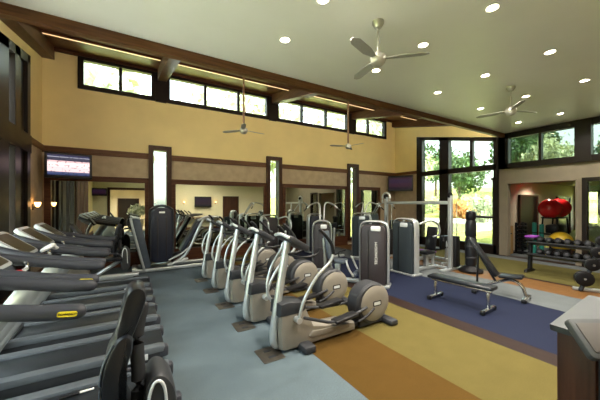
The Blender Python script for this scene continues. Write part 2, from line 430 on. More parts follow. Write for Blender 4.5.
# far wall: gable window, opening to the stretching room, clerestory band
hf = lambda y: zr(y)-.87
W0, W1 = XR, XR+.2
mb = MB()
mb.b2((W0, 9.04, 3.5), (W1, YB, zr(9.04)))
quad_y(mb, 9.04, YB, zr(9.04), zr(9.04), zr(9.04)+.001, zr(YB), W0, W1)
quad_y(mb, 5.45, 9.04, hf(5.45), hf(9.04), zr(5.45), zr(9.04), W0, W1)
struct('wall_right', mb, 'yellow')
struct('wall_right', MB().b2((W0, 9.04, 0), (W1, YB, 3.5)), 'tan')
struct('trim_8', MB().b2((W0-.05, 9.04, 3.46), (W0, YB-.05, 3.61)), 'beam')
OP = (3.2, 5.17, 2.77)
mb = MB()
mb.b2((W0, 5.17, 0), (W1, 5.45, zr(5.2))).b2((W0, OP[0], OP[2]), (W1, OP[1], 3.32)).b2((W0, 3.06, 0), (W1, OP[0], 3.32))
mb.b2((W0, 2.1, 2.78), (W1, 3.06, 3.32)).b2((W0, YN, 0), (W1, 2.1, 3.32)).b2((W0, YN, 4.5), (W1, 5.17, ZC+.1)).b2((W0, YN, 3.32), (W1, .6, 4.5))
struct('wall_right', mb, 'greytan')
# gable window
mb = MB(); x0, x1 = W0-.09, W0+.16
for y0, y1 in ((8.76, 9.06), (7.42, 7.86), (5.43, 5.6)):
    quad_y(mb, y0, y1, 0, 0, hf(y0)+.02, hf(y1)+.02, x0, x1)
mb.b2((x0, 5.5, 3.30), (x1, 8.9, 3.52)).b2((x0, 5.5, 0), (x1, 8.9, .36))
quad_y(mb, 5.5, 8.9, hf(5.5)-.13, hf(8.9)-.13, hf(5.5)+.02, hf(8.9)+.02, x0, x1)
quad_y(mb, 6.40, 6.52, 3.5, 3.5, hf(6.4), hf(6.52), x0+.04, x1-.04)
f = window(mb, 'black_frame', [((W0+.05, a, .36), (W0+.06, b, 3.30)) for a, b in ((7.86, 8.76), (5.6, 7.42))], 'solar_glass')
for a, b in ((7.86, 8.76), (6.52, 7.42), (5.6, 6.40)):
    quad_y(MB(), a, b, 3.52, 3.52, hf(a)-.13, hf(b)-.13, W0+.05, W0+.06).build('glass_pane', 'solar_glass', f, smooth=False)
# clerestory band in the flat-ceilinged part
mb = frame_y(MB(), .5, 5.42, 3.3, ZC, W0-.08, W0+.16, .22, .2)
mb.b2((W0-.1, 2.86, 3.3), (W0+.16, 3.24, ZC)).b2((W0-.06, 4.10, 3.45), (W0+.1, 4.18, 4.5)).b2((W0-.08, 5.1, 3.3), (W0+.16, 5.42, ZC))
window(mb, 'black_frame', [((W0+.04, a, 3.5), (W0+.05, b, 4.44)) for a, b in ((4.18, 5.1), (3.24, 4.10), (.72, 2.86))], 'tint_glass')
# tall glazed door panel beside the opening
mb = frame_y(MB(), 2.1, 3.08, 0, 2.8, W0-.05, W0+.15, .12)
window(mb, 'black_frame', [((W0+.04, 2.2, .12), (W0+.05, 2.97, 2.68))])
mb = MB().b2((W0-.03, OP[0]-.02, 0), (W0+.22, OP[0]+.03, OP[2])).b2((W0-.03, OP[1]-.03, 0), (W0+.22, OP[1]+.02, OP[2])).b2((W0-.03, OP[0], OP[2]-.04), (W0+.22, OP[1], OP[2]+.01))
struct('trim_9', mb, 'greytan')

# stretching room beyond the opening
SX, SY0, SY1, SZ = 21.2, 1.0, 5.62, 2.92
struct('floor', MB().b2((XR+.2, SY0-.2, -.12), (SX+.2, SY1+.2, 0)), 'c_lgrey')
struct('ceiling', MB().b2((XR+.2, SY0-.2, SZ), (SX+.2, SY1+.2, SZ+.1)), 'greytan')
walls('wall_stretching_room', 'x', SY1, SY1+.15, XR+.2, SX, 0, SZ, [], 'cream')
walls('wall_stretching_room', 'y', SX, SX+.15, SY0-.2, SY1+.2, 0, SZ, [(4.7, 5.3, .9, 2.6)], 'cream')
walls('wall_stretching_room', 'x', SY0-.15, SY0, XR+.2, SX, 0, SZ, [], 'cream')
window(frame_y(MB(), 4.64, 5.36, .84, 2.66, SX-.03, SX+.15, .08), 'black_frame', [((SX+.06, 4.7, .9), (SX+.07, 5.3, 2.6))])
def door_x(n, xa, xb, y, z, m, sgn, panel='black_frame'):
    d = struct('door_%d' % n, MB().b2((xa+.08, y, 0), (xb-.08, y+sgn*.04, z-.08)), panel)
    frame_x(MB(), xa, xb, -.05, z, min(y, y+sgn*.09), max(y, y+sgn*.09), .08).build('door_frame', m, d, smooth=False)
    MB().cyl((xb-.18, y+sgn*.04, 1.0), (xb-.18, y+sgn*.11, 1.0), .02).ball((xb-.18, y+sgn*.12, 1.0), .035, 12).build('door_knob', 'chrome', d)
    return d
door_x(1, 14.35, 16.2, SY1, 2.36, 'wood_z', -1)
door_x(2, 18.5, 20.3, SY1, 2.33, 'wood_z', -1)

# near wall (behind the camera, seen in the mirrors), with opening to the lobby
LB = (-1.15, .91, 2.9)
walls('wall_near', 'x', YN-.2, YN, XL-.2, XR+.2, 0, ZC+.1, [(LB[0], LB[1], -1, LB[2])], 'olive')
struct('trim_10', MB().b2((LB[0]-.15, YN-.22, 0), (LB[0], YN+.04, LB[2]+.15)).b2((LB[1], YN-.22, 0), (LB[1]+.15, YN+.04, LB[2]+.15)).b2((LB[0], YN-.22, LB[2]), (LB[1], YN+.04, LB[2]+.15)), 'wood_z')
struct('baseboard_near', MB().b2((1.1, YN, 0), (6.4, YN+.03, .15)).b2((7.8, YN, 0), (XR, YN+.03, .15)), 'wood_x')
door_x(3, 6.45, 7.75, YN, 2.55, 'wood_z', 1, 'wood_z')
struct('floor', MB().b2((-2.6, -8.2, -.12), (2.4, YN-.2, 0)), 'cream')
struct('ceiling', MB().b2((-2.6, -8.2, 3.2), (2.4, YN-.2, 3.3)), 'ceil')
struct('wall_lobby', MB().b2((-2.6, -8.2, 0), (-2.4, YN-.2, 3.2)), 'cream')
struct('wall_lobby', MB().b2((2.2, -8.2, 0), (2.4, YN-.2, 3.2)), 'cream')
struct('wall_lobby', MB().b2((-2.4, -8.2, 0), (2.2, -8.0, 3.2)), 'cream')
door_x(4, -.9, .7, -8.0, 2.4, 'wood_z', 1, 'black_frame')

# ------------------------------------------------------------------ mirrors
for a, b, lab in ((-1.92, .42, 'wide wall mirror behind the recumbent bike and treadmills, showing the lobby doorway'), (1.32, 4.58, 'wide wall mirror showing two wall sconces, a television and a door'),
                  (5.55, 8.80, 'wide wall mirror between the second and third slim windows'), (9.74, 10.98, 'narrow wall mirror near the television corner')):
    t = thing('wall_mirror', lab, 'mirror', (0, YB, 0))
    MB().b2((a, -.03, .28), (b, -.01, 2.66)).build('mirror_glass', 'mirror', t, smooth=False)
    frame_x(MB(), a-.13, b+.13, .28, 2.80, -.06, -.001, .14, .16).build('mirror_frame', 'wood_x', t, smooth=False)

# ------------------------------------------------------------------ ceiling lamps
def downlight():
    t = thing('ceiling_downlight', '', 'ceiling light')
    MB().lathe([(.070, -.004), (.085, -.010), (.09, 0), (.070, 0), (.070, -.004)], (0, 0, 0)).build('lamp_ring', 'trim_white', t)
    MB().lathe([(0, -.003), (.070, -.003), (.070, 0), (0, 0)], (0, 0, 0)).build('lamp_lens', 'lamp', t)
    return t
DL = downlight(); first = True
def row_label(i, j):
    return 'recessed downlight, %s out from the beam, in the %s line from the treadmill windows' % (ORD[j], ORD[i-1])
sp_data = bpy.data.lights.new('downlight_beam', 'SPOT'); sp_data.energy = 165; sp_data.color = (1, .92, .80); sp_data.spot_size = R(150); sp_data.spot_blend = .8; sp_data.shadow_soft_size = .07
far_data = sp_data.copy(); far_data.energy = 75
for i, (x, y0) in enumerate(((None, 0), (2.15, 4.05), (4.2, 4.05), (6.3, 4.1), (8.4, 4.18), (10.9, 4.26))):
    for j in range(5):
        if x is None: continue
        y = y0-1.055*j
        if j > 3 and i > 3: continue
        vis = not (i == 0 or (i == 1 and j > 1) or (i == 2 and j > 2) or j > 3)
        if vis:
            if first: DL.location = (x, y, ZC); DL['label'] = row_label(i, j); DL['group'] = 'downlights in the flat ceiling'; first = False; d = DL
            else: d = dup(DL, (x, y, ZC), 0, row_label(i, j))
        else:
            d = dup(DL, (x, y, ZC), 0, row_label(i, j)) if not first else None
        if (i+j) % 2 == 0:
            l = bpy.data.objects.new('downlight_beam', far_data if i > 3 else sp_data); COL.objects.link(l); l.location = (x, y, ZC-.03)
for k, (x, y) in enumerate(((-.1, -4.2), (-.1, -6.4))):
    dup(DL, (x, y, 3.2), 0, ('recessed downlight over the lobby plant, seen in the wall mirror', 'recessed downlight by the lobby doors, seen in the wall mirror')[k], 'downlights in the lobby')
    l = bpy.data.objects.new('downlight_beam', sp_data); COL.objects.link(l); l.location = (x, y, 3.17)
room_data = sp_data.copy(); room_data.energy = 55
for k, (x, y) in enumerate(((15.2, 4.9), (14.6, 2.6), (17.6, 4.2))):
    dup(DL, (x, y, 2.92), 0, ('recessed downlight in the low ceiling of the stretching room, beside its long wall', 'recessed downlight in the low ceiling of the stretching room, near its side wall', 'recessed downlight at the far end of the stretching room ceiling')[k], 'downlights in the stretching room')
    if k == 0: l = bpy.data.objects.new('downlight_beam', room_data); COL.objects.link(l); l.location = (x, y, 2.89)
# warm strip lamps under the boards between the rafters
for k, (a, b) in enumerate(((XL+.3, .76), (1.07, 4.9), (5.21, 9.13), (9.44, XR-.29))):
    y0, y1 = 8.84, 9.0
    t = thing('strip_light', 'thin warm strip lamp under the sloping boards, %s bay from the treadmill windows' % ORD[k], 'ceiling light', (0, 0, 0))
    MB().prism([(y0, zr(y0)-.05), (y1, zr(y1)-.05), (y1, zr(y1)), (y0, zr(y0))], a, b, 'yz').build('lamp_housing', 'wood_x', t, smooth=False)
    MB().prism([(y0+.05, zr(y0+.05)-.06), (y1-.05, zr(y1-.05)-.06), (y1-.05, zr(y1-.05)-.045), (y0+.05, zr(y0+.05)-.045)], a+.02, b-.02, 'yz').build('lamp_diffuser', 'cove', t, smooth=False)

t = thing('added_wall_light', 'long warm lamp added out of view behind the main beam to brighten the wall', 'ceiling light', (0, YBEAM+.132, 4.78))  # added lamp, unseen behind the beam, lifts the ochre back wall
MB().b2((XL+.3, 0, -.05), (XR-.3, .05, .09)).build('lamp_housing', 'bronze', t, smooth=False)
MB().prism([(.05, -.05), (.075, -.02), (.075, .06), (.05, .09)], XL+.32, XR-.32, 'yz').build('lamp_diffuser', 'linear', t, smooth=False)
# ------------------------------------------------------------------ ceiling fans
def fan(loc, top, rz, lab, rm='fan', rr_=.019):
    t = thing('ceiling_fan', lab, 'ceiling fan', loc, rz, 'ceiling fans')
    dz = top-loc[2]
    MB().lathe([(0, 0), (.085, 0), (.085, -.03), (.05, -.09), (0, -.09)], (0, 0, dz)).build('ceiling_cup', 'fan', t)
    MB().cyl((0, 0, .05), (0, 0, dz-.02), rr_, n=12).build('downrod', rm, t)
    MB().lathe([(0, .11), (.03, .11), (.05, .07), (.10, .05), (.115, .0), (.10, -.06), (.06, -.10), (0, -.11)], (0, 0, 0)).build('motor_housing', 'fan', t)
    for k in range(3):
        a = R(120*k); c_, s_ = math.cos(a), math.sin(a)
        rot = Matrix.Rotation(a, 4, 'Z') @ Matrix.Rotation(R(10), 4, 'X')
        poly = [(.085, -.03), (.18, -.045), (.30, -.075), (.62, -.062), (.69, -.03), (.70, .02), (.60, .068), (.30, .06), (.18, .04), (.085, .03)]
        b = MB().prism(poly, -.005, .005, 'xy', mx=rot).build('fan_blade', 'fanblade', t)
fan((3.10, 2.95, 4.10), ZC, 76, 'brushed nickel fan hung from the flat ceiling, the bigger of two there')
fan((7.43, 3.05, 4.10), ZC, 100, 'brushed nickel fan hung from the flat ceiling nearer the tall window wall')
fan((2.8, 7.8, 4.09), zr(7.8), 10, 'long-stemmed ceiling fan in front of the second group of high windows', 'bronze', .03)
fan((6.87, 8.0, 4.09), zr(8.0), 40, 'long-stemmed ceiling fan in front of the third group of high windows', 'bronze', .03)

# ------------------------------------------------------------------ televisions, sconces
def tv(loc, rz, w, h, scr, lab, depth=.07):
    t = thing('wall_tv', lab, 'television', loc, rz)
    MB().prism(rr(w, h, .02), 0, depth, 'xz', .008).build('tv_casing', 'black', t)
    MB().b2((-w/2+.06, -.004, -h/2+.09), (w/2-.06, .004, h/2-.06)).build('screen', scr, t, smooth=False)
    MB().box((0, depth+.07, 0), (.25, .14, .25), .01).tube([(0, depth+.1, 0), (-.02, depth+.32, 0)], .03).build('wall_bracket', 'black', t)
    return t
tv((-1.43, 9.92, 3.02), 10, 1.02, .70, 'tv1', 'flat television showing an ice rink, hung high in the corner above the treadmills')
tv((11.82, 9.75, 3.00), -62, 1.22, .80, 'tv2', 'flat television with a dim purple picture in the corner beside the tall windows')
tv((4.87, YN+.20, 2.1), 180, 1.25, .8, 'tv2', 'television between two sconces, seen only in the wall mirror')
tv((-1.72, YN+.42, 2.72), 180, .85, .5, 'tv2', 'small dark television seen in the mirror under the ice rink television')
def sconce(loc, rz, lab):
    t = thing('wall_sconce', lab, 'wall lamp', loc, rz, 'amber wall sconces')
    MB().box((0, .012, 0), (.09, .024, .16), .008).tube([(0, .02, 0), (0, .09, -.02), (0, .10, .03)], .011).build('wall_plate', 'brass', t)
    MB().lathe([(.02, 0), (.04, .02), (.06, .08), (.065, .12), (.06, .12), (.035, .03), (.0, .01)], (0, .10, .0)).build('lamp_shade', 'sconce', t)
sconce((XL, 9.55, 1.90), -90, 'amber glass sconce on the tan wall between the window post and the corner')
sconce((3.5, YN, 2.0), 0, 'amber sconce seen in the wall mirror, farther from the door beside the television')
sconce((5.85, YN, 2.0), 0, 'amber sconce seen in the wall mirror, between the television and the door')
sconce((1.6, YN, 2.0), 0, 'amber sconce seen in the wall mirror beside the lobby opening')
# console table under the mirrored television
t = thing('console_table', 'dark console table below the television, seen in the wall mirror', 'table', (4.6, YN+.32, 0))
MB().box((0, 0, .88), (3.0, .5, .06), .01).build('tabletop', 'wood_x', t)
for x in (-1.42, 1.42):
    for y in (-.18, .18): MB().box((x, y, .425), (.06, .06, .85), .006).build('leg', 'wood_z', t)

# ------------------------------------------------------------------ plants
def leaves(n, rad, size, c=(0, 0, 0), lobes=1, seed=1, hollow=.5):
    rnd = random.Random(seed); mb = MB()
    cen = [(Vector(c), 1.)]
    for _ in range(lobes-1):
        d = Vector((rnd.gauss(0, 1), rnd.gauss(0, 1), rnd.gauss(0, .8))).normalized()
        cen.append((Vector(c)+Vector((d.x*rad[0], d.y*rad[1], d.z*rad[2]))*.62, rnd.uniform(.42, .68)))
    for _ in range(n):
        q, sc = rnd.choice(cen)
        d = Vector((rnd.gauss(0, 1), rnd.gauss(0, 1), rnd.gauss(0, 1))).normalized()*(hollow+(1-hollow)*rnd.random())
        p = q+Vector((d.x*rad[0], d.y*rad[1], d.z*rad[2]))*sc
        e = Euler((rnd.uniform(0, 6.3), rnd.uniform(0, 6.3), rnd.uniform(0, 6.3))).to_matrix()
        z = size*rnd.uniform(.6, 1.3)
        mb.add([p+e @ Vector(v) for v in ((-z, 0, 0), (0, -z*.5, z*.1), (z, 0, 0), (0, z*.5, z*.1))], [(0, 1, 2, 3)])
    return mb
def make_tree(kind, h, rx, lab, loc, seed, leafm, name='tree', n=2600):
    t = thing(name, lab, 'tree', loc, seed*47 % 360, 'trees outside the windows')
    MB().tube([(0, 0, -.3), (.05, .03, h*.25), (-.04, .06, h*.5), (.02, 0, h*.8)], .022*h, 4, 8, taper=(1, .3)).build('trunk', 'bark', t)
    leaves(n, (rx, rx, h*.40), .30, (0, 0, h*.60), 11, seed).build('crown', leafm, t, smooth=False)
    return t
T1 = T2 = T3 = None
protos = {}
TREES = [  # beyond the clerestory wall
 ('a', -3, 21, 13.0, 'tree outside behind the first high window group'), ('b', 8, 22, 13.5, 'tall tree outside behind the second high window group'), ('a', 19.5, 23, 14.0, 'tall tree outside behind the third high window group'),
 ('b', 31, 31, 13, 'tree outside behind the fourth high window group'),
 # beyond the far wall
 ('b', 33, 24.5, 7.5, 'rounded yellow-green tree outside, on the slope in the middle of the tall window'), ('c', 44, 29, 9.5, 'dark tree outside at the top of the slope, behind the tall window'), ('c', 27.5, 15.6, 6.2, 'bushy green tree outside, close to the edge of the tall window'),
 ('a', 40, 37, 9, 'green tree outside beyond the narrow pane of the tall window'), ('c', 36, 13.4, 6.9, 'broad dark tree outside behind the tinted high windows'), ('b', 30, 9.2, 6.5, 'olive green tree outside in the middle of the tinted high window'),
 ('c', 40, 7.0, 7.0, 'dark tree outside toward the sky gap of the tinted high window'), ('b', 30, 2.8, 6.0, 'green tree outside behind the smaller tinted window'), ('c', 52, 20, 12, 'dark tree outside far up the slope'),
 # beyond the treadmill windows
 ('a', -14, 17, 9, 'tree outside the treadmill windows'), ('c', -16, 8, 9, 'dark tree outside the treadmill windows, beside the wood posts')]
SPEC = {'a': ('leaf', 1.0, 11), 'b': ('leaf2', 1.0, 23), 'c': ('leaf3', 1.1, 35)}
for k, x, y, h, lab in TREES:
    gz = max(-.4, (x-16)*.10) if x > 14 else -.4
    if k not in protos:
        protos[k] = make_tree(k, 10., 2.9, lab, (x, y, gz), SPEC[k][2], SPEC[k][0], n={'a': 1300, 'b': 1500, 'c': 2600}[k], name={'a': 'leafy_tree', 'b': 'olive_tree', 'c': 'dense_tree'}[k]); o = protos[k]
    else: o = dup(protos[k], (x, y, gz), random.uniform(0, 360), lab)
    s_ = h/10.; o.scale = (s_*1.15, s_*1.15, s_)
# ground outside
def gmesh(x0, x1, y0, y1, n, fz):
    vs = [(x0+(x1-x0)*i/n, y0+(y1-y0)*j/n, fz(x0+(x1-x0)*i/n, y0+(y1-y0)*j/n)) for i in range(n+1) for j in range(n+1)]
    return MB().add(vs, [(i*(n+1)+j, (i+1)*(n+1)+j, (i+1)*(n+1)+j+1, i*(n+1)+j+1) for i in range(n) for j in range(n)])
gmesh(-90, 120, -90, 120, 60, lambda x, y: max(-.4, min(6, (x-16)*.10+.35*math.sin(y*.5)*(1 if x > 19 else 0))) if x > 14 else -.4).build('ground_outside', 'grass', kind='structure')
o = MB().prism([(17.5, 9.5), (24, 8), (27, 13), (26, 19), (20.5, 22), (17, 16)], -.35, .75, 'xy').build('gravel_terrace', 'path', kind='structure', smooth=False)
MB().b2((-9, -6, -.42), (XL-.2, 12, -.12)).build('added_bounce_terrace', 'paving', kind='structure', smooth=False)  # pale slab added outside to bounce sunlight onto the ceiling
for k, (x, y, z, s_, m, lab) in enumerate(((22.5, 13.2, .7, 1.0, 'orange_leaf', 'orange blossoming bush outside, on the pale terrace'), (20.6, 11.2, .7, .8, 'orange_leaf', 'smaller orange blossoming bush outside, on the pale terrace'),
     (24.5, 16.5, .7, 1.1, 'leaf2', 'yellow-green bush outside, at the back of the pale terrace'), (19.6, 9.3, .5, 1.1, 'leaf', 'green bush outside at the edge of the pale terrace'), (21.0, 18.3, .7, .7, 'leaf2', 'low yellow-green bush outside the narrow pane'))):
    t = thing('garden_bush', lab, 'bush', (x, y, z), 0, 'bushes outside the tall window')
    leaves(700, (1.1*s_, 1.1*s_, .9*s_), .13, (0, 0, .9*s_), 6, 60+k).build('leaf_mass', m, t, smooth=False)
    MB().tube([(0, 0, -.3), (0, 0, .5*s_), (.1, 0, s_)], .04, 3, 6).build('stem', 'bark', t)
def potted(loc, lab, s_=1.):
    t = thing('potted_plant', lab, 'plant', loc); t.scale = (s_,)*3
    MB().lathe([(0, 0), (.20, 0), (.27, .55), (.30, .60), (.26, .60), (.24, .54), (0, .54)], (0, 0, 0)).build('pot', 'pot', t)
    leaves(260, (.48, .48, .42), .11, (0, 0, 1.0), 5, 5).build('foliage', 'leaf', t, smooth=False)
    MB().tube([(0, 0, .5), (.02, 0, .9)], .02).build('stem', 'bark', t)
potted((.55, -3.3, 0), 'leafy plant in a tall white pot in the lobby, seen in the wall mirror', 1.35)
potted((2.6, YN+.85, 0), 'leafy plant in a white pot beside the console table, seen in the wall mirror', 1.0)

# ------------------------------------------------------------------ treadmill
def treadmill(loc, lab):
    t = thing('treadmill', lab, 'treadmill', loc, 0, 'treadmills facing the window wall')
    MB().b2((-1.05, -.36, .02), (1.04, .36, .145), .02).build('deck_base', 'dgrey', t)
    MB().b2((-.70, -.25, .14), (1.06, .25, .178), .012).build('running_belt', 'belt', t)
    for s_ in (-1, 1):
        MB().prism([(-.75, .13), (1.04, .13), (1.06, .19), (1.0, .205), (-.75, .205)], s_*.25, s_*.375, 'xz', .006).build('side_rail', 'rail', t)
        c = MB().box((1.05, s_*.31, .12), (.11, .12, .14), .03).build('rear_cap', 'mgrey', t)
        MB().box((.72, s_*.378, .11), (.30, .006, .07), .002).build('side_plate', 'pale', t)
        MB().tube([(-.80, s_*.42, .15), (-.50, s_*.42, .64), (-.14, s_*.41, 1.19)], .085, 6, 12, ry=.035, up=(0, 1, 0)).build('upright', 'silver', t)
        a = MB().tube([(-.90, s_*.27, 1.44), (-.68, s_*.36, 1.36), (-.42, s_*.40, 1.285), (-.10, s_*.41, 1.215), (.14, s_*.41, 1.168), (.33, s_*.41, 1.145)], .055, 6, 14, ry=.060).build('handrail', 'mgrey', t)
        b = MB().prism(rr(.125, .040, .018), -.003, .003, 'xz', mx=Matrix.Translation((.27, s_*(.41+.056), 1.152)) @ Matrix.Rotation(R(7), 4, 'Y')).build('badge', 'yellow_logo', a)
        if s_ < 0:
            text('TECHNOGYM', .021, 'black', b, (.27, -.4705, 1.152), (90, 7, 0), 'badge_lettering')
        q = MB().tube([(-.42, s_*.36, 1.28), (-.38, s_*.30, 1.27), (-.36, s_*.20, 1.25)], .018).build('grip', 'chrome', t)
    MB().tube([(-.36, -.20, 1.23), (-.36, .20, 1.23)], .02, 1).build('grip_bar', 'pale', t)
    MB().box((-.35, -.14, 1.255), (.06, .06, .04), .012).build('stop_button', 'red', t)
    MB().prism([(-1.1, .06), (-1.08, .24), (-.95, .30), (-.78, .27), (-.66, .20), (-.66, .06)], -.36, .36, 'xz', .03).build('motor_hood', 'deckside', t)
    # console: sloping slab, pale edge, olive display
    mx = Matrix.Translation((-.70, 0, 1.43)) @ Matrix.Rotation(R(38), 4, 'Y')
    cons = MB()
    cons.prism(rr(.50, .62, .07), -.05, .02, 'xy', .018, mx=mx); cons.build('console', 'pale', t)
    MB().prism(rr(.40, .48, .03), .016, .026, 'xy', .004, mx=mx @ Matrix.Translation((.01, 0, 0))).build('display', 'amber_screen', t)
    MB().prism([(-.92, 1.50), (-.80, 1.52), (-.50, 1.28), (-.44, 1.16), (-.62, 1.16), (-.86, 1.30)], -.25, .25, 'xz', .02).build('console_shell', 'blue_vinyl', t)
    return t
TM = treadmill((-.68, 3.23, 0), 'treadmill with yellow badge on its handrail, beside the recumbent bike with the tall padded seat')
for k, y in enumerate((4.32, 5.41, 6.50, 7.59)):
    dup(TM, (-.68, y, 0), 0, 'grey treadmill, %s of five counting from the tall bike seat toward the mirrors' % ORD[k+1])
t = thing('marker_pen', 'dark pen with a pale tip lying on the first treadmill deck', 'pen', (-.45, 3.39, .178), 4)
MB().cyl((-.11, 0, .016), (.04, 0, .016), .014, n=10).build('pen_barrel', 'black', t)
MB().cyl((.038, 0, .016), (.15, 0, .016), .011, .009, n=10).build('pen_cap', 'white', t)
t = thing('hand_towel', 'crumpled white towel on the grip bar of the third treadmill', 'towel', (-1.02, 5.42, 1.335))
MB().tube([(-.03, -.10, .0), (.0, -.09, .02), (.05, -.03, .05), (.03, .05, .03), (.06, .10, .0)], .045, 5, 10, ry=.03).build('cloth', 'white', t)

# ------------------------------------------------------------------ recumbent bike
def recumbent(loc, rz, lab):
    t = thing('recumbent_bike', lab, 'exercise bike', loc, rz, 'recumbent bikes')
    MB().b2((-1.25, -.10, .05), (.42, .10, .16), .03).build('base_frame', 'silver', t)
    for x, n in ((-1.15, 'front_foot'), (.36, 'rear_foot')): MB().box((x, 0, .045), (.14, .66, .09), .035).build(n, 'dgrey', t)
    MB().prism(smooth([(-1.30, .12), (-1.25, .62), (-1.10, .82), (-.86, .80), (-.72, .55), (-.62, .2), (-.65, .12)]), -.15, .15, 'xz', .05).build('flywheel_housing', 'champagne', t)
    MB().tube([(-1.08, 0, .75), (-1.02, 0, 1.05), (-.92, 0, 1.28)], .045).build('console_post', 'silver', t)
    mx = Matrix.Translation((-.90, 0, 1.36)) @ Matrix.Rotation(R(55), 4, 'Y')
    MB().prism(rr(.30, .42, .05), -.04, .02, 'xy', .015, mx=mx).build('console', 'dgrey', t)
    for s_ in (-1, 1):
        MB().tube([(-.88, s_*.16, .42), (-.88+s_*.14, s_*.2, .42-s_*.1)], .02).build('crank_arm', 'chrome', t)
        MB().box((-.88+s_*.14, s_*.27, .42-s_*.1), (.12, .11, .03), .01).build('pedal', 'black', t)
        MB().tube([(.04, s_*.22, .60), (-.02, s_*.29, .72), (-.22, s_*.29, .74)], .017).build('seat_handle', 'mgrey', t)
    MB().tube([(-.55, 0, .16), (.0, 0, .50)], .07, 1, ry=.05).build('seat_rail', 'silver', t)
    MB().prism([(-.36, .53), (-.32, .61), (-.02, .63), (.06, .60), (.06, .53)], -.22, .22, 'xz', .035).build('seat', 'vinyl', t)
    # two-piece padded backrest, leaning back
    lo = [(-.12, .63), (-.195, .78), (-.19, .98), (-.125, 1.14), (-.055, 1.17), (-.035, 1.08), (-.08, .92), (-.075, .75), (-.04, .63)]
    hi = [(-.125, 1.15), (-.10, 1.30), (-.065, 1.42), (-.015, 1.455), (.035, 1.43), (.04, 1.36), (-.005, 1.22), (-.045, 1.13), (-.095, 1.12)]
    b = MB().prism(smooth(lo), -.17, .17, 'xz', .028).build('backrest', 'vinyl', t)
    MB().tube([(-.135, -.14, .66), (-.202, -.14, .80), (-.195, -.14, .99), (-.14, -.14, 1.12)], .008).build('piping', 'blue_vinyl', b)
    MB().prism(smooth(hi), -.13, .13, 'xz', .028).build('headrest', 'vinyl', t)
    MB().tube([(-.01, 0, .45), (.0, 0, .80), (-.01, 0, 1.10), (.02, 0, 1.30)], .03, 5, 10, ry=.045).build('backrest_post', 'dgrey', t)
    sh = MB().prism(smooth([(.03, .30), (.03, .74), (.06, .84), (.11, .87), (.17, .83), (.22, .72), (.23, .50), (.20, .30)]), -.15, .15, 'xz', .03).build('rear_shroud', 'dgrey', t)
    MB().tube([(.045, -.155, .55), (.055, -.155, .73), (.085, -.155, .825), (.13, -.155, .82), (.155, -.155, .72), (.165, -.155, .45)], .010).build('shroud_trim', 'pale', sh)
    return t
RB = recumbent((.05, 2.22, 0), 0, 'recumbent bike with tall two-part black padded backrest, in front of all the treadmills')
dup(RB, (-.22, 8.72, 0), 0, 'recumbent bike at the mirror end of the treadmill row')

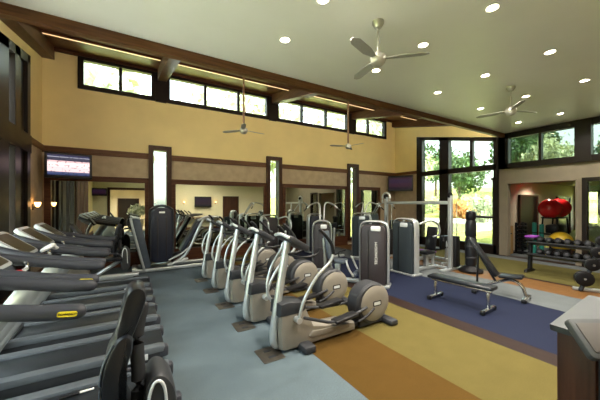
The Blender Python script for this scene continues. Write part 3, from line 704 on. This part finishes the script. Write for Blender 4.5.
# ------------------------------------------------------------------ elliptical trainer
def elliptical(loc, lab):
    t = thing('elliptical_trainer', lab, 'elliptical trainer', loc, 0, 'row of champagne elliptical trainers')
    MB().tube([(-.86, 0, .07), (.2, 0, .07), (.92, 0, .07)], .07, 1, ry=.05).build('base_frame', 'dgrey', t)
    MB().prism([(-.93, .05), (-.95, .30), (-.93, .64), (-.72, .64), (-.58, .54), (-.46, .28), (-.10, .20), (.25, .16), (.25, .04), (-.88, .03)], -.15, .15, 'xz', .045).build('front_housing', 'champagne', t)
    MB().prism([(-.97, .50), (-.955, .665), (-.82, .685), (-.62, .64), (-.57, .56), (-.66, .50)], -.165, .165, 'xz', .03).build('housing_band', 'dgrey', t)
    MB().prism([(-.55, .16), (-.50, .215), (.10, .185), (.14, .165), (.10, .13), (-.5, .12)], -.168, .168, 'xz', .012).build('side_skirt', 'champagne', t)
    MB().tube([(-.80, 0, .04), (-.96, 0, .09), (-.985, 0, .25), (-.955, 0, .48), (-.87, 0, 1.0), (-.79, 0, 1.46)], .05, 6, 14, ry=.055, up=(0, 1, 0)).build('column', 'silver', t)
    mx = Matrix.Translation((-.70, 0, 1.47)) @ Matrix.Rotation(R(32), 4, 'Y')
    c = MB().prism(rr(.36, .40, .06), -.055, .02, 'xy', .018, mx=mx).build('console', 'dgrey', t)
    MB().prism(rr(.27, .31, .02), .016, .024, 'xy', .003, mx=mx).build('display', 'black', c)
    MB().tube([(-.87, -.19, 1.545), (-.885, 0, 1.575), (-.87, .19, 1.545)], .022).build('console_rim', 'pale', c)
    for s_ in (-1, 1):
        MB().tube([(-.80, s_*.04, 1.30), (-.66, s_*.16, 1.26), (-.48, s_*.20, 1.28), (-.42, s_*.20, 1.36)], .018).build('fixed_handle', 'black', t)
        q = .0
        base_ = [(-.74, s_*.22, .45), (-.67, s_*.25, .72), (-.50, s_*.27, 1.0), (-.30, s_*.27, 1.17), (-.24, s_*.27, 1.28)] if s_ < 0 else [(-.80, s_*.22, .45), (-.96, s_*.25, .72), (-.91, s_*.27, 1.04), (-.76, s_*.27, 1.30), (-.71, s_*.27, 1.42)]
        tip_ = [(-.24, s_*.27, 1.28), (-.27, s_*.27, 1.42), (-.36, s_*.26, 1.55), (-.44, s_*.25, 1.63)] if s_ < 0 else [(-.71, s_*.27, 1.42), (-.70, s_*.27, 1.50), (-.74, s_*.26, 1.60), (-.80, s_*.25, 1.66)]
        lv = MB().tube(base_, .021, 7, 10).build('arm_lever', 'silver', t)
        MB().tube(tip_, .023, 6, 10).build('lever_grip', 'black', lv)
        MB().cyl((base_[0][0], s_*.14, .44), (base_[0][0], s_*.25, .44), .04).build('lever_pivot', 'silver', lv)
        zz = .30 if s_ < 0 else .40
        MB().box((.02+q, s_*.19, zz), (.40, .16, .05), .02, rot=(0, -6, 0)).build('foot_pedal', 'black', t)
        MB().tube([(-.66, s_*.235, .46), (-.1+q, s_*.19, zz-.04), (.44, s_*.17, .35)], .022, 3, 8).build('pedal_bar', 'dgrey', t)
        MB().tube([(.30, s_*.15, .16), (.44, s_*.155, .20), (.60, s_*.155, .30)], .02).build('crank_bar', 'dgrey', t)
    MB().lathe([(0, -.13), (.30, -.13), (.335, -.10), (.335, .10), (.30, .13), (0, .13)], (.62, 0, .37), (0, 1, 0), 36).build('flywheel_drum', 'dgrey', t)
    for s_ in (-1, 1):
        cv = MB().lathe([(0, .155), (.16, .155), (.27, .14), (.305, .115), (.305, .10), (0, .10)], (.65, 0, .37), (0, s_, 0), 36).build('drum_cover', 'champagne', t)
        MB().prism(rr(.17, .085, .02), s_*.15, s_*.158, 'xz', mx=Matrix.Translation((.67, 0, .37))).build('cover_plate', 'black', cv)
        MB().prism(rr(.13, .05, .012), s_*.156, s_*.160, 'xz', mx=Matrix.Translation((.67, 0, .37))).build('cover_badge', 'pale', cv)
    MB().prism([(.36, .06), (.40, .34), (.55, .10), (.85, .08), (.85, .03), (.36, .03)], -.11, .11, 'xz', .02).build('rear_housing', 'dgrey', t)
    MB().box((.90, 0, .05), (.16, .62, .09), .035).build('rear_foot', 'dgrey', t)
    MB().box((-.62, 0, .05), (.17, .66, .10), .035).build('front_foot', 'dgrey', t)
    return t
EL = elliptical((2.72, 3.45, 0), 'champagne elliptical trainer at the open-floor end of its row, front foot toward the orange carpet')
EL.scale = (1.08, 1, 1)
ELY = (4.50, 5.55, 6.60, 7.66)
for k, y in enumerate(ELY):
    dup(EL, (2.72, y, 0), 0, 'champagne elliptical trainer, %s of five counting from the open orange carpet toward the mirrors' % ORD[k+1])
FB = None
for k, y in enumerate((3.41, 4.42, 5.49, 6.58, 7.6)):
    lab = 'square bronze floor socket plate in grey carpet before the %s elliptical from the open floor' % ORD[k]
    if FB is None:
        FB = thing('floor_socket', lab, 'floor socket', (1.58, y, 0), 0, 'bronze floor sockets')
        MB().prism(rr(.30, .36, .015), 0, .008, 'xy', .003).build('cover_plate', 'brass', FB)
        for dy in (-.08, .08): MB().box((0, dy, .010), (.10, .05, .006), .002).build('socket_lid', 'dgrey', FB)
    else: dup(FB, (1.58, y, 0), 0, lab)
# ------------------------------------------------------------------ weight-stack machines
def tower(t, w=.66, d=.36, h=1.55, panel='plum', frame='silver', words_=True):
    MB().tube([(-w/2, 0, .03), (-w/2, 0, h*.5), (-w/2+.01, 0, h-.16), (-w/2+.12, 0, h-.02), (0, 0, h), (w/2-.12, 0, h-.02), (w/2-.01, 0, h-.16), (w/2, 0, h*.5), (w/2, 0, .03)],
              .032, 6, 12, ry=d*.32, up=(0, 1, 0)).build('tower_frame', frame, t)
    p = MB().prism(rr(w-.07, h-.12, .12, bot=False, cz=h/2-.02), -d/2, d/2, 'xz', .03).build('weight_shroud', panel, t)
    MB().b2((-w*.16-.012, -d/2-.006, .10), (-w*.16+.012, -d/2+.01, h-.20)).build('shroud_groove', 'black', p)
    MB().prism(rr(w*.34, .12, .03), -d/2-.016, -d/2+.01, 'xz', .006, mx=Matrix.Translation((w*.10, 0, h-.16))).build('shroud_label', 'pale', p)
    if words_: text('TECHNOGYM', .085, 'white', p, (w*.12, -d/2-.004, h*.52), (90, -90, 0), 'shroud_lettering')
    MB().box((0, 0, .03), (w+.1, d+.06, .06), .02).build('tower_foot', frame, t)
def station(name, lab, loc, rz, style, panel='plum', pad='vinyl', frame='silver', h=1.55, w=.66, words_=True, turn=0):
    """tower in front (local -y), seat and levers behind it"""
    t = thing(name, lab, 'weight machine', loc, rz, 'weight machines')
    tower(t, w, .34, h, panel, frame, words_)
    for o in [x for x in SC.objects if x.parent == t]: o.rotation_euler = (0, 0, R(turn))
    MB().box((0, .75, .06), (.12, 1.4, .09), .02).build('base_beam', frame, t)
    MB().box((0, 1.42, .05), (.72, .12, .09), .03).build('rear_foot', frame, t)
    MB().box((0, .92, .28), (.10, .14, .44), .02).build('seat_post', frame, t)
    MB().box((0, .90, .52), (.38, .42, .09), .04).build('seat', pad, t)
    MB().box((0, 1.18, .92), (.34, .09, .72), .04, rot=(-12, 0, 0)).build('backrest', pad, t)
    MB().tube([(0, 1.25, .10), (0, 1.27, .6), (0, 1.30, 1.05)], .04).build('back_post', frame, t)
    for s_ in (-1, 1):
        if style == 'press':
            lv = MB().tube([(s_*.30, .22, 1.42), (s_*.42, .55, 1.50), (s_*.44, .86, 1.36), (s_*.42, .92, 1.10), (s_*.28, .86, 1.02)], .026, 7, 10).build('press_lever', frame, t)
            MB().tube([(s_*.28, .86, 1.02), (s_*.16, .84, 1.02)], .022, 1).build('lever_grip', 'black', lv)
        elif style == 'extension':
            lv = MB().tube([(s_*.28, .62, .58), (s_*.30, .55, .40), (s_*.28, .45, .24)], .026).build('leg_lever', frame, t)
            MB().cyl((s_*.04, .45, .24), (s_*.28, .45, .24), .06, bev=.015).build('roller_pad', pad, lv)
            MB().tube([(s_*.24, .95, .52), (s_*.28, .98, .68), (s_*.28, .80, .76)], .02).build('seat_handle', 'black', t)
        else:
            lv = MB().tube([(s_*.06, .12, 1.5), (s_*.10, .5, 1.98), (s_*.34, .82, 1.96), (s_*.50, .86, 1.84)], .024, 7, 10).build('pull_lever', frame, t)
            MB().tube([(s_*.50, .86, 1.84), (s_*.60, .86, 1.74)], .022, 1).build('lever_grip', 'black', lv)
            MB().cyl((s_*.05, .66, .74), (s_*.24, .66, .74), .065, bev=.015).build('thigh_pad', pad, t)
    return t
station('leg_extension_machine', 'tall dark brown weight tower with white upright lettering, beside the navy mat', (5.10, 4.98, 0), 34, 'extension', 'plum', 'blue_vinyl', turn=-90)
station('chest_press_machine', 'slate blue weight tower at the end of the navy mat, beside the brown lettered one', (6.72, 5.35, 0), -90, 'press', 'slate', 'vinyl', words_=False, w=.72)
station('shoulder_press_machine', 'dark plum weight machine behind the ellipticals, with its silver top in front of the mirror', (4.98, 7.0, 0), -36, 'pull', 'plum', 'vinyl', words_=False, h=1.46, w=.54)
station('pulldown_machine', 'weight machine with overhead levers standing before the third slim window', (7.30, 7.75, 0), -60, 'pull', 'slate', 'vinyl', words_=False, h=1.62)
station('leg_curl_machine', 'weight machine along the mirror wall, just past the second slim window', (6.5, 9.65, 0), 180, 'extension', 'navy_panel', 'vinyl', words_=False)
station('seated_row_machine', 'weight machine along the mirror wall under the second slim window', (4.45, 9.65, 0), 180, 'press', 'plum', 'vinyl', words_=False)
station('back_extension_machine', 'weight machine along the mirror wall, near the purple television corner', (9.75, 9.68, 0), 180, 'pull', 'slate', 'vinyl', words_=False)

# leg press at the mirror wall
t = thing('leg_press_machine', 'leg press with rounded navy weight tower and leaning foot panel, at the mirror wall', 'weight machine', (.95, 9.62, 0), 0, 'weight machines')
MB().b2((-.88, -.46, .02), (1.35, -.34, .12), .03).build('front_beam', 'silver', t)
MB().b2((-.88, .22, .02), (1.35, .34, .12), .03).build('rear_beam', 'silver', t)
MB().b2((-.90, -.46, .02), (-.76, .34, .13), .03).build('end_beam', 'silver', t)
MB().prism([(-.66, .10), (-.96, 1.46), (-.90, 1.56), (-.70, 1.54), (-.42, .14)], -.42, .28, 'xz', .03).build('foot_panel', 'blue_vinyl', t)
MB().tube([(-.60, -.45, .08), (-.92, -.45, 1.48), (-.86, -.45, 1.59), (-.72, -.45, 1.56)], .035, 6).build('panel_edge', 'silver', t)
sh = MB().prism(rr(.62, 1.66, .18, cx=-.12, cz=1.03), -.16, .20, 'xz', .05).build('weight_shroud', 'navy_panel', t)
MB().tube([(-.43, -.02, .2), (-.43, -.02, 1.6), (-.38, -.02, 1.82), (-.12, -.02, 1.92), (.14, -.02, 1.82), (.19, -.02, 1.6), (.19, -.02, .2)], .04, 6, 10, ry=.16, up=(0, 1, 0)).build('tower_frame', 'dgrey', t)
MB().prism(rr(.16, .05, .015), -.175, -.15, 'xz', mx=Matrix.Translation((-.12, 0, 1.72))).build('shroud_label', 'white', sh)
for x in (-.24, 0.0): MB().b2((x-.02, -.18, .35), (x+.02, -.15, 1.6), .008).build('shroud_rib', 'plum', sh)
MB().box((.70, -.10, 1.0), (.13, .46, 1.15), .05, rot=(0, 30, 0)).build('backrest', 'navy_panel', t)
MB().box((.36, -.10, .42), (.46, .44, .11), .05, rot=(0, -18, 0)).build('seat', 'vinyl', t)
MB().tube([(.10, -.30, .14), (.55, -.30, .45), (.98, -.30, 1.35), (1.12, -.30, 1.52), (1.36, -.30, 1.53)], .045, 6).build('seat_frame', 'silver', t)
MB().tube([(.9, -.34, 1.46), (1.15, -.34, 1.56), (1.5, -.34, 1.55)], .035, 5).build('push_handle', 'silver', t)
MB().tube([(.05, -.36, .30), (.38, -.40, .46), (.58, -.40, .62)], .022).build('side_handle', 'pale', t)
MB().box((.30, -.30, .22), (.60, .16, .05), .015, rot=(0, -14, 0)).build('slide_rail', 'pale', t)

# cable crossover
t = thing('cable_crossover', 'tall silver cable frame with an overhead bar, in front of the tall window', 'weight machine', (8.15, 6.0, 0))
Y0, Y1 = -1.10, 1.35
for y in (Y0, Y1):
    MB().b2((-.055, y-.055, 0), (.055, y+.055, 2.22), .012).build('post', 'silver', t)
    MB().box((0, y, .035), (.9, .14, .07), .02).build('post_foot', 'silver', t)
    st = MB().box((.22, y, .55), (.24, .20, .92), .02).build('weight_stack', 'black', t)
    MB().tube([(.22, y-.06, .1), (.22, y-.06, 2.0)], .012, 1).build('guide_rod', 'chrome', st)
    MB().cyl((-.02, y-.03, 2.24), (-.02, y+.03, 2.24), .09).build('pulley', 'black', t)
    sg = 1 if y < 0 else -1
    MB().tube([(-.08, y+sg*.06, 1.55), (-.10, y+sg*.12, 1.2), (-.12, y+sg*.14, .95)], .008).build('cable', 'black', t)
    MB().tube([(-.16, y+sg*.10, .86), (-.12, y+sg*.14, .95), (-.08, y+sg*.18, .86), (-.16, y+sg*.10, .86)], .014, 1).build('stirrup_handle', 'black', t)
MB().b2((-.045, Y0, 1.96), (.045, Y1, 2.06), .01).build('top_bar', 'silver', t)
# pulldown head on the far post
MB().tube([(0, Y1-.18, 2.06), (0, Y1-.16, 2.28), (0, Y1, 2.38), (0, Y1+.16, 2.28), (0, Y1+.18, 2.06)], .035, 6).build('pulley_arch', 'pale', t)
# low row bench near the crossover
t = thing('low_row_machine', 'low silver rowing frame with a dark rounded pad, at the foot of the cable posts', 'weight machine', (8.8, 5.80, 0), 82, 'weight machines')
MB().b2((-.55, -.05, .12), (.55, .05, .22), .02).build('base_beam', 'silver', t)
for x in (-.5, .5): MB().box((x, 0, .06), (.10, .62, .12), .03).build('foot_bar', 'silver', t)
MB().tube([(-.4, 0, .2), (-.42, 0, .6), (-.36, 0, .85)], .04).build('pad_post', 'silver', t)
MB().box((-.36, 0, .72), (.12, .42, .46), .055).build('chest_pad', 'vinyl', t)
MB().box((.12, 0, .45), (.42, .36, .09), .04).build('seat', 'vinyl', t)
MB().b2((.06, -.05, .2), (.18, .05, .42), .01).build('seat_post', 'silver', t)

# black column
t = thing('cable_column', 'thick black column on a round black base, standing in the light of the tall window', 'weight machine', (8.5, 4.50, 0))
MB().lathe([(0, 0), (.31, 0), (.32, .06), (.20, .14), (.16, .18), (0, .18)], (0, 0, 0)).build('base', 'iron', t)
MB().lathe([(0, .17), (.13, .17), (.145, .24), (.145, .98), (.125, 1.02), (.145, 1.06), (.14, 1.42), (.11, 1.50), (0, 1.50)], (0, 0, 0)).build('column', 'vinyl', t)
for z in (.42, .74): MB().lathe([(.146, z-.03), (.153, z-.02), (.153, z+.02), (.146, z+.03), (.146, z-.03)], (0, 0, 0)).build('strap', 'dgrey', t)
MB().box((0, 0, 1.62), (.26, .26, .30), .10).build('column_head', 'iron', t)
MB().tube([(.05, -.05, 1.62), (.22, -.26, 1.60), (.30, -.42, 1.60)], .035).build('head_arm', 'iron', t)
MB().tube([(.10, .0, .50), (.45, -.15, .40), (.62, -.25, .05)], .025, 4).build('brace', 'iron', t)

# benches
t = thing('flat_bench', 'flat black weight bench with chrome feet, on the navy mat', 'weight bench', (5.58, 3.16, 0), 4)
MB().box((0, 0, .455), (.29, 1.22, .07), .03).build('pad', 'vinyl', t)
MB().b2((-.04, -.56, .36), (.04, .56, .415), .01).build('spine', 'chrome', t)
for y in (-.50, .50):
    MB().tube([(0, y, .37), (0, y, .07)], .032, 1).build('leg', 'chrome', t)
    f = MB().box((0, y, .055), (.50, .07, .05), .02).build('foot_bar', 'chrome', t)
    for s_ in (-1, 1): MB().box((s_*.235, y, .045), (.07, .085, .085), .025).build('rubber_foot', 'black', f)
t = thing('incline_bench', 'adjustable bench with its shiny black back raised, on the pale grey floor strip', 'weight bench', (6.83, 3.02, 0), 12)
MB().box((0, .29, .80), (.28, .92, .07), .03, rot=(56, 0, 0)).build('back_pad', 'vinyl', t)
MB().box((0, -.21, .455), (.28, .42, .07), .03, rot=(-6, 0, 0)).build('seat_pad', 'vinyl', t)
MB().tube([(0, .42, .08), (0, .1, .26), (0, -.2, .38), (0, -.38, .30), (0, -.46, .08)], .04, 6, 10, ry=.03).build('frame', 'chrome', t)
MB().tube([(0, .08, .32), (0, .34, .78)], .025, 1).build('back_strut', 'black', t)
MB().tube([(0, .42, .08), (0, .40, .86)], .022, 1).build('ladder_bar', 'black', t)
for y, n in ((-.46, 'front_foot'), (.42, 'rear_foot')):
    f = MB().box((0, y, .05), (.48, .09, .07), .025).build(n, 'chrome', t)
    for s_ in (-1, 1): MB().box((s_*.23, y, .045), (.06, .10, .085), .025).build('rubber_foot', 'black', f)

# dumbbell rack
t = thing('dumbbell_rack', 'long black rack holding two rows of dumbbells, in front of the stretching room', 'dumbbell rack', (10.05, 2.60, 0))
for y in (1.05, -1.05):
    MB().prism([(-.30, 0), (-.26, .07), (-.06, .09), (.02, .88), (.12, .92), (.16, .86), (.10, .07), (.28, .05), (.30, 0)], y-.035, y+.035, 'xz', .008).build('end_frame', 'iron', t)
for z, x in ((.82, 0.02), (.48, -.04)):
    sh = MB().box((x, 0, z), (.34, 2.1, .035), .01, rot=(0, 14, 0)).build('shelf', 'iron', t)
    MB().box((x-.17, 0, z+.06), (.02, 2.1, .05), .006).build('shelf_lip', 'dgrey', sh)
DB = thing('dumbbell', '', 'dumbbell', (0, 0, 0), 0, 'dumbbells on the long rack')
MB().cyl((-.07, 0, 0), (.07, 0, 0), .016, n=10).build('handle', 'dgrey', DB)
for s_ in (-1, 1):
    hd_ = MB().lathe([(0, .05), (.055, .05), (.08, .075), (.08, .14), (.065, .16), (0, .16)], (0, 0, 0), (s_, 0, 0), 14).build('head', 'iron', DB)
    MB().cyl((s_*.159, 0, 0), (s_*.163, 0, 0), .034, n=14).build('head_badge', 'mgrey', hd_)
n = 0
for row, (z, x, nm) in enumerate(((.945, .02, "upper"), (.605, -.04, "lower"))):
    for k in range(9 if row == 0 else 8):
        y = 2.60+.76-k*.195
        lab = '%s dumbbell on the %s shelf of the long rack, counting from the purple pad' % (ORD[k], nm)
        if n == 0: DB.location = (10.05+x, y, z); DB.rotation_euler = (0, R(14), 0); DB['label'] = lab
        else:
            d = dup(DB, (10.05+x, y, z), 0, lab); d.rotation_euler = (0, R(14), 0)
        n += 1
t = thing('foam_pad', 'purple foam pad on a black block at the end of the dumbbell rack', 'foam pad', (10.06, 3.59, .925))
MB().box((0, 0, .10), (.40, .24, .055), .02).build('pad_top', 'purple', t)
MB().box((0, 0, .035), (.36, .22, .08), .015).build('pad_block', 'black', t)

# barbell plate frame near the kiosk side
t = thing('barbell_plate_rack', 'slanted silver rack hung with black weight plates, beyond the kiosk', 'weight rack', (9.0, 2.18, 0), -62)
MB().tube([(-.15, -.20, .04), (.10, -.12, .75), (.28, -.06, 1.45)], .045, 3, 10).build('slanted_post', 'deckside', t)
MB().tube([(.55, -.02, .04), (.42, -.04, .75), (.28, -.06, 1.45)], .045, 3, 10).build('rear_post', 'deckside', t)
MB().box((.2, -.12, .04), (.95, .10, .07), .02).build('foot_bar', 'silver', t)
for k, (x, z, r) in enumerate(((-.10, .30, .165), (.04, .62, .135), (.13, .90, .12), (.20, 1.16, .11))):
    p = MB().cyl((x, .10, z), (x, -.30, z), .025).build('plate_peg', 'chrome', t)
    for j in range(2 if k else 3):
        MB().lathe([(.03, -.02), (r-.02, -.025), (r, -.012), (r, .012), (r-.02, .025), (.03, .02)], (x, -.16-.05*j, z), (0, 1, 0), 28).build('weight_plate', 'iron', p)
# bench press beside it, mostly cut by the frame
t = thing('smith_machine', 'tall grey lifting frame beside the glazed door panel', 'weight machine', (10.6, 1.3, 0), 0, 'weight machines')
for y in (-.55, .62):
    MB().b2((-.05, y-.05, 0), (.05, y+.05, 2.0), .01).build('post', 'silver', t)
    MB().box((0, y, .04), (.9, .10, .08), .02).build('post_foot', 'silver', t)
MB().b2((-.04, -.55, 1.92), (.04, .62, 2.0), .01).build('top_bar', 'silver', t)
bb = MB().cyl((-.10, -.85, 1.32), (-.10, .98, 1.32), .022).build('barbell', 'chrome', t)
for y in (-.74, .86): MB().cyl((-.10, y-.03, 1.32), (-.10, y+.03, 1.32), .21, n=28, bev=.01).build('barbell_plate', 'iron', bb)

# ------------------------------------------------------------------ stretching room contents
t = thing('dumbbell_stand', 'upright stand stacked with small black dumbbells beyond the opening', 'dumbbell rack', (13.42, 5.16, 0), -8)
for x in (-.22, .22): MB().b2((x-.025, .02, 0), (x+.025, .08, 1.22), .006).build('post', 'iron', t)
MB().box((0, .03, .03), (.6, .5, .06), .02).build('base', 'iron', t)
for k in range(7): MB().box((0, -.02, .16+.155*k), (.50, .22, .02), .004).build('tray', 'iron', t)
SD = None
for k in range(7):
    for s_ in (-1, 1):
        lab = 'small black dumbbell on the %s tray up of the upright stand, on the %s' % (ORD[k], 'door side' if s_ > 0 else 'window side')
        p = Matrix.Rotation(R(-8), 3, 'Z') @ Vector((s_*.13, -.03, 0))
        loc = (13.42+p.x, 5.16+p.y, .222+.155*k)
        if SD is None:
            SD = thing('small_dumbbell', lab, 'dumbbell', loc, 82, 'small dumbbells on the upright stand')
            MB().cyl((-.05, 0, 0), (.05, 0, 0), .014, n=8).build('handle', 'chrome', SD)
            for q in (-1, 1): MB().lathe([(0, .04), (.04, .04), (.045, .05), (.045, .10), (.036, .11), (0, .11)], (0, 0, 0), (q, 0, 0), 12).build('head', 'iron', SD)
        else: dup(SD, loc, 82, lab)
t = thing('ball_rack', 'black stand carrying red exercise balls in the stretching room', 'ball rack', (14.9, 4.55, 0))
for x in (-.55, .55):
    for y in (-.22, .22): MB().tube([(x, y*1.5, 0), (x*.95, y, 1.42)], .03, 1).build('post', 'iron', t)
for z in (.75, 1.40):
    MB().tube([(-.6, -.24, z), (.6, -.24, z), (.6, .24, z), (-.6, .24, z), (-.6, -.24, z)], .028, 1).build('ring_bar', 'iron', t)
MB().box((0, 0, .95), (.8, .4, .34), .05).build('storage_bin', 'black', t)
tb = MB().ball((0, 0, 0), .385, 36).build('exercise_ball', 'redball', None, (14.55, 4.60, 1.77)); tag(tb, 'big shiny red exercise ball on the black stand, in front of its twin', 'exercise ball', 'red exercise balls')
tb2 = tb.copy(); COL.objects.link(tb2); tb2.location = (15.36, 4.55, 1.795); tb2['label'] = 'red exercise ball on the black stand, half hidden behind its twin'
yb = MB().ball((0, 0, 0), .36, 32).build('exercise_ball', 'yellowball', None, (13.85, 4.06, .56)); tag(yb, 'yellow exercise ball showing above the dumbbell rack', 'exercise ball')
t = thing('ball_dish', 'low black ring under the yellow exercise ball', 'ball stand', (13.85, 4.06, 0))
MB().lathe([(.30, 0), (.33, 0), (.285, .30), (.265, .30), (.30, 0)], (0, 0, 0)).build('ring', 'black', t)
for k, (x, y) in enumerate(((13.86, 4.88), (13.92, 4.66))):
    t = thing('rolled_mat', ('teal exercise mat rolled upright, beside the dumbbell stand', 'teal exercise mat rolled upright, beside the red ball stand')[k], 'exercise mat', (x, y, 0), 20*k)
    o = MB().cyl((0, 0, 0), (.03-.22*(0), .0, 1.22-.06*k), .075, n=18, bev=.01).build('mat_roll', 'teal', t)
    MB().lathe([(.077, .8), (.08, .8), (.08, .84), (.077, .84)], (.02, 0, 0), n=18).build('mat_strap', 'black', t)
t = thing('plyo_box', 'tall plain wooden box at the opening into the stretching room', 'wooden box', (12.85, 5.41, 0))
MB().box((0, 0, .55), (.36, .30, 1.10), .012).build('box_body', 'tanball', t); MB().box((0, -.153, .80), (.14, .006, .045), .002).build('hand_hole', 'black', t)
t = thing('step_platform', 'purple-topped step on the floor behind the slate weight tower', 'exercise step', (9.6, 6.9, 0), 5)
MB().box((0, 0, .17), (.42, .95, .06), .025).build('step_top', 'purple', t)
for y in (-.35, .35): MB().box((0, y, .07), (.40, .18, .14), .02).build('riser', 'black', t)

# ------------------------------------------------------------------ check-in kiosk
t = thing('checkin_kiosk', 'dark wooden kiosk with a grey sloping top and a tilted display', 'kiosk', (2.72, .82, 0), -4)
MB().b2((0, -.21, 0), (.56, 0, 1.06), .006).build('cabinet', 'wood_z', t)
MB().b2((.02, -.60, 0), (.56, -.30, 1.06), .006).build('side_cabinet', 'wood_z', t)
MB().b2((.03, -.30, 0), (.50, -.21, 1.05), .01).build('metal_column', 'kiosk', t)
MB().prism([(-.05, 1.06), (-.06, 1.105), (.62, 1.22), (.62, 1.16), (.5, 1.06)], -.62, .025, 'xz', .012).build('sloping_top', 'kiosk', t)
mx = Matrix.Translation((-.03, -.25, 1.10)) @ Matrix.Rotation(R(62), 4, 'Z') @ Matrix.Rotation(R(-44), 4, 'Y')
tb = MB().prism(rr(.26, .34, .03), -.02, .03, 'xy', .012, mx=mx).build('tablet', 'kiosk', t)
MB().prism(rr(.19, .27, .012), .027, .036, 'xy', .003, mx=mx).build('display', 'dark_screen', tb)

# ------------------------------------------------------------------ daylight and lamps
w = bpy.data.worlds.new('sky'); SC.world = w; w.use_nodes = True; nt = w.node_tree; bg = nt.nodes['Background']
sky = nt.nodes.new('ShaderNodeTexSky'); sky.sky_type = 'NISHITA'; sky.sun_disc = False; sky.sun_elevation = R(52); sky.sun_rotation = R(185); sky.dust_density = 3; sky.air_density = 1.2
hs = nt.nodes.new('ShaderNodeHueSaturation'); hs.inputs['Saturation'].default_value = .45
nt.links.new(sky.outputs[0], hs.inputs['Color']); nt.links.new(hs.outputs[0], bg.inputs[0]); bg.inputs[1].default_value = .9
sun = bpy.data.lights.new('sun', 'SUN'); sun.energy = 10.5; sun.angle = R(1); sun.color = (1, .95, .86)
so = bpy.data.objects.new('sun', sun); COL.objects.link(so); so.rotation_euler = (R(40), 0, R(10))
def portal(c, sx, sy, rot):
    l = bpy.data.lights.new('window_portal', 'AREA'); l.shape = 'RECTANGLE'; l.size = sx; l.size_y = sy; l.cycles.is_portal = True
    o = bpy.data.objects.new('window_portal', l); COL.objects.link(o); o.location = c; o.rotation_euler = [R(a) for a in rot]
portal((XL-.25, 2.9, 2), 4.2, 3.5, (90, 0, 90-180)); portal((XL-.25, 6.9, 2.7), 3, 5, (90, 0, -90))
portal((5.1, YB+.3, 5.9), 13, 1, (-90, 0, 0)); portal((W0+.3, 7.2, 2.4), 3.6, 4.6, (90, 0, 90)); portal((W0+.3, 2.9, 4), 4.8, 1.1, (90, 0, 90))

SC.view_settings.view_transform = 'Standard'; SC.view_settings.look = 'None'; SC.view_settings.gamma = 1; SC.view_settings.use_curve_mapping = False
SC.view_settings.exposure = 1.8
SC.cycles.max_bounces = 10; SC.cycles.diffuse_bounces = 5; SC.cycles.glossy_bounces = 5; SC.cycles.transparent_max_bounces = 16
SC.cycles.sample_clamp_indirect = 6; SC.cycles.caustics_reflective = False; SC.cycles.caustics_refractive = False
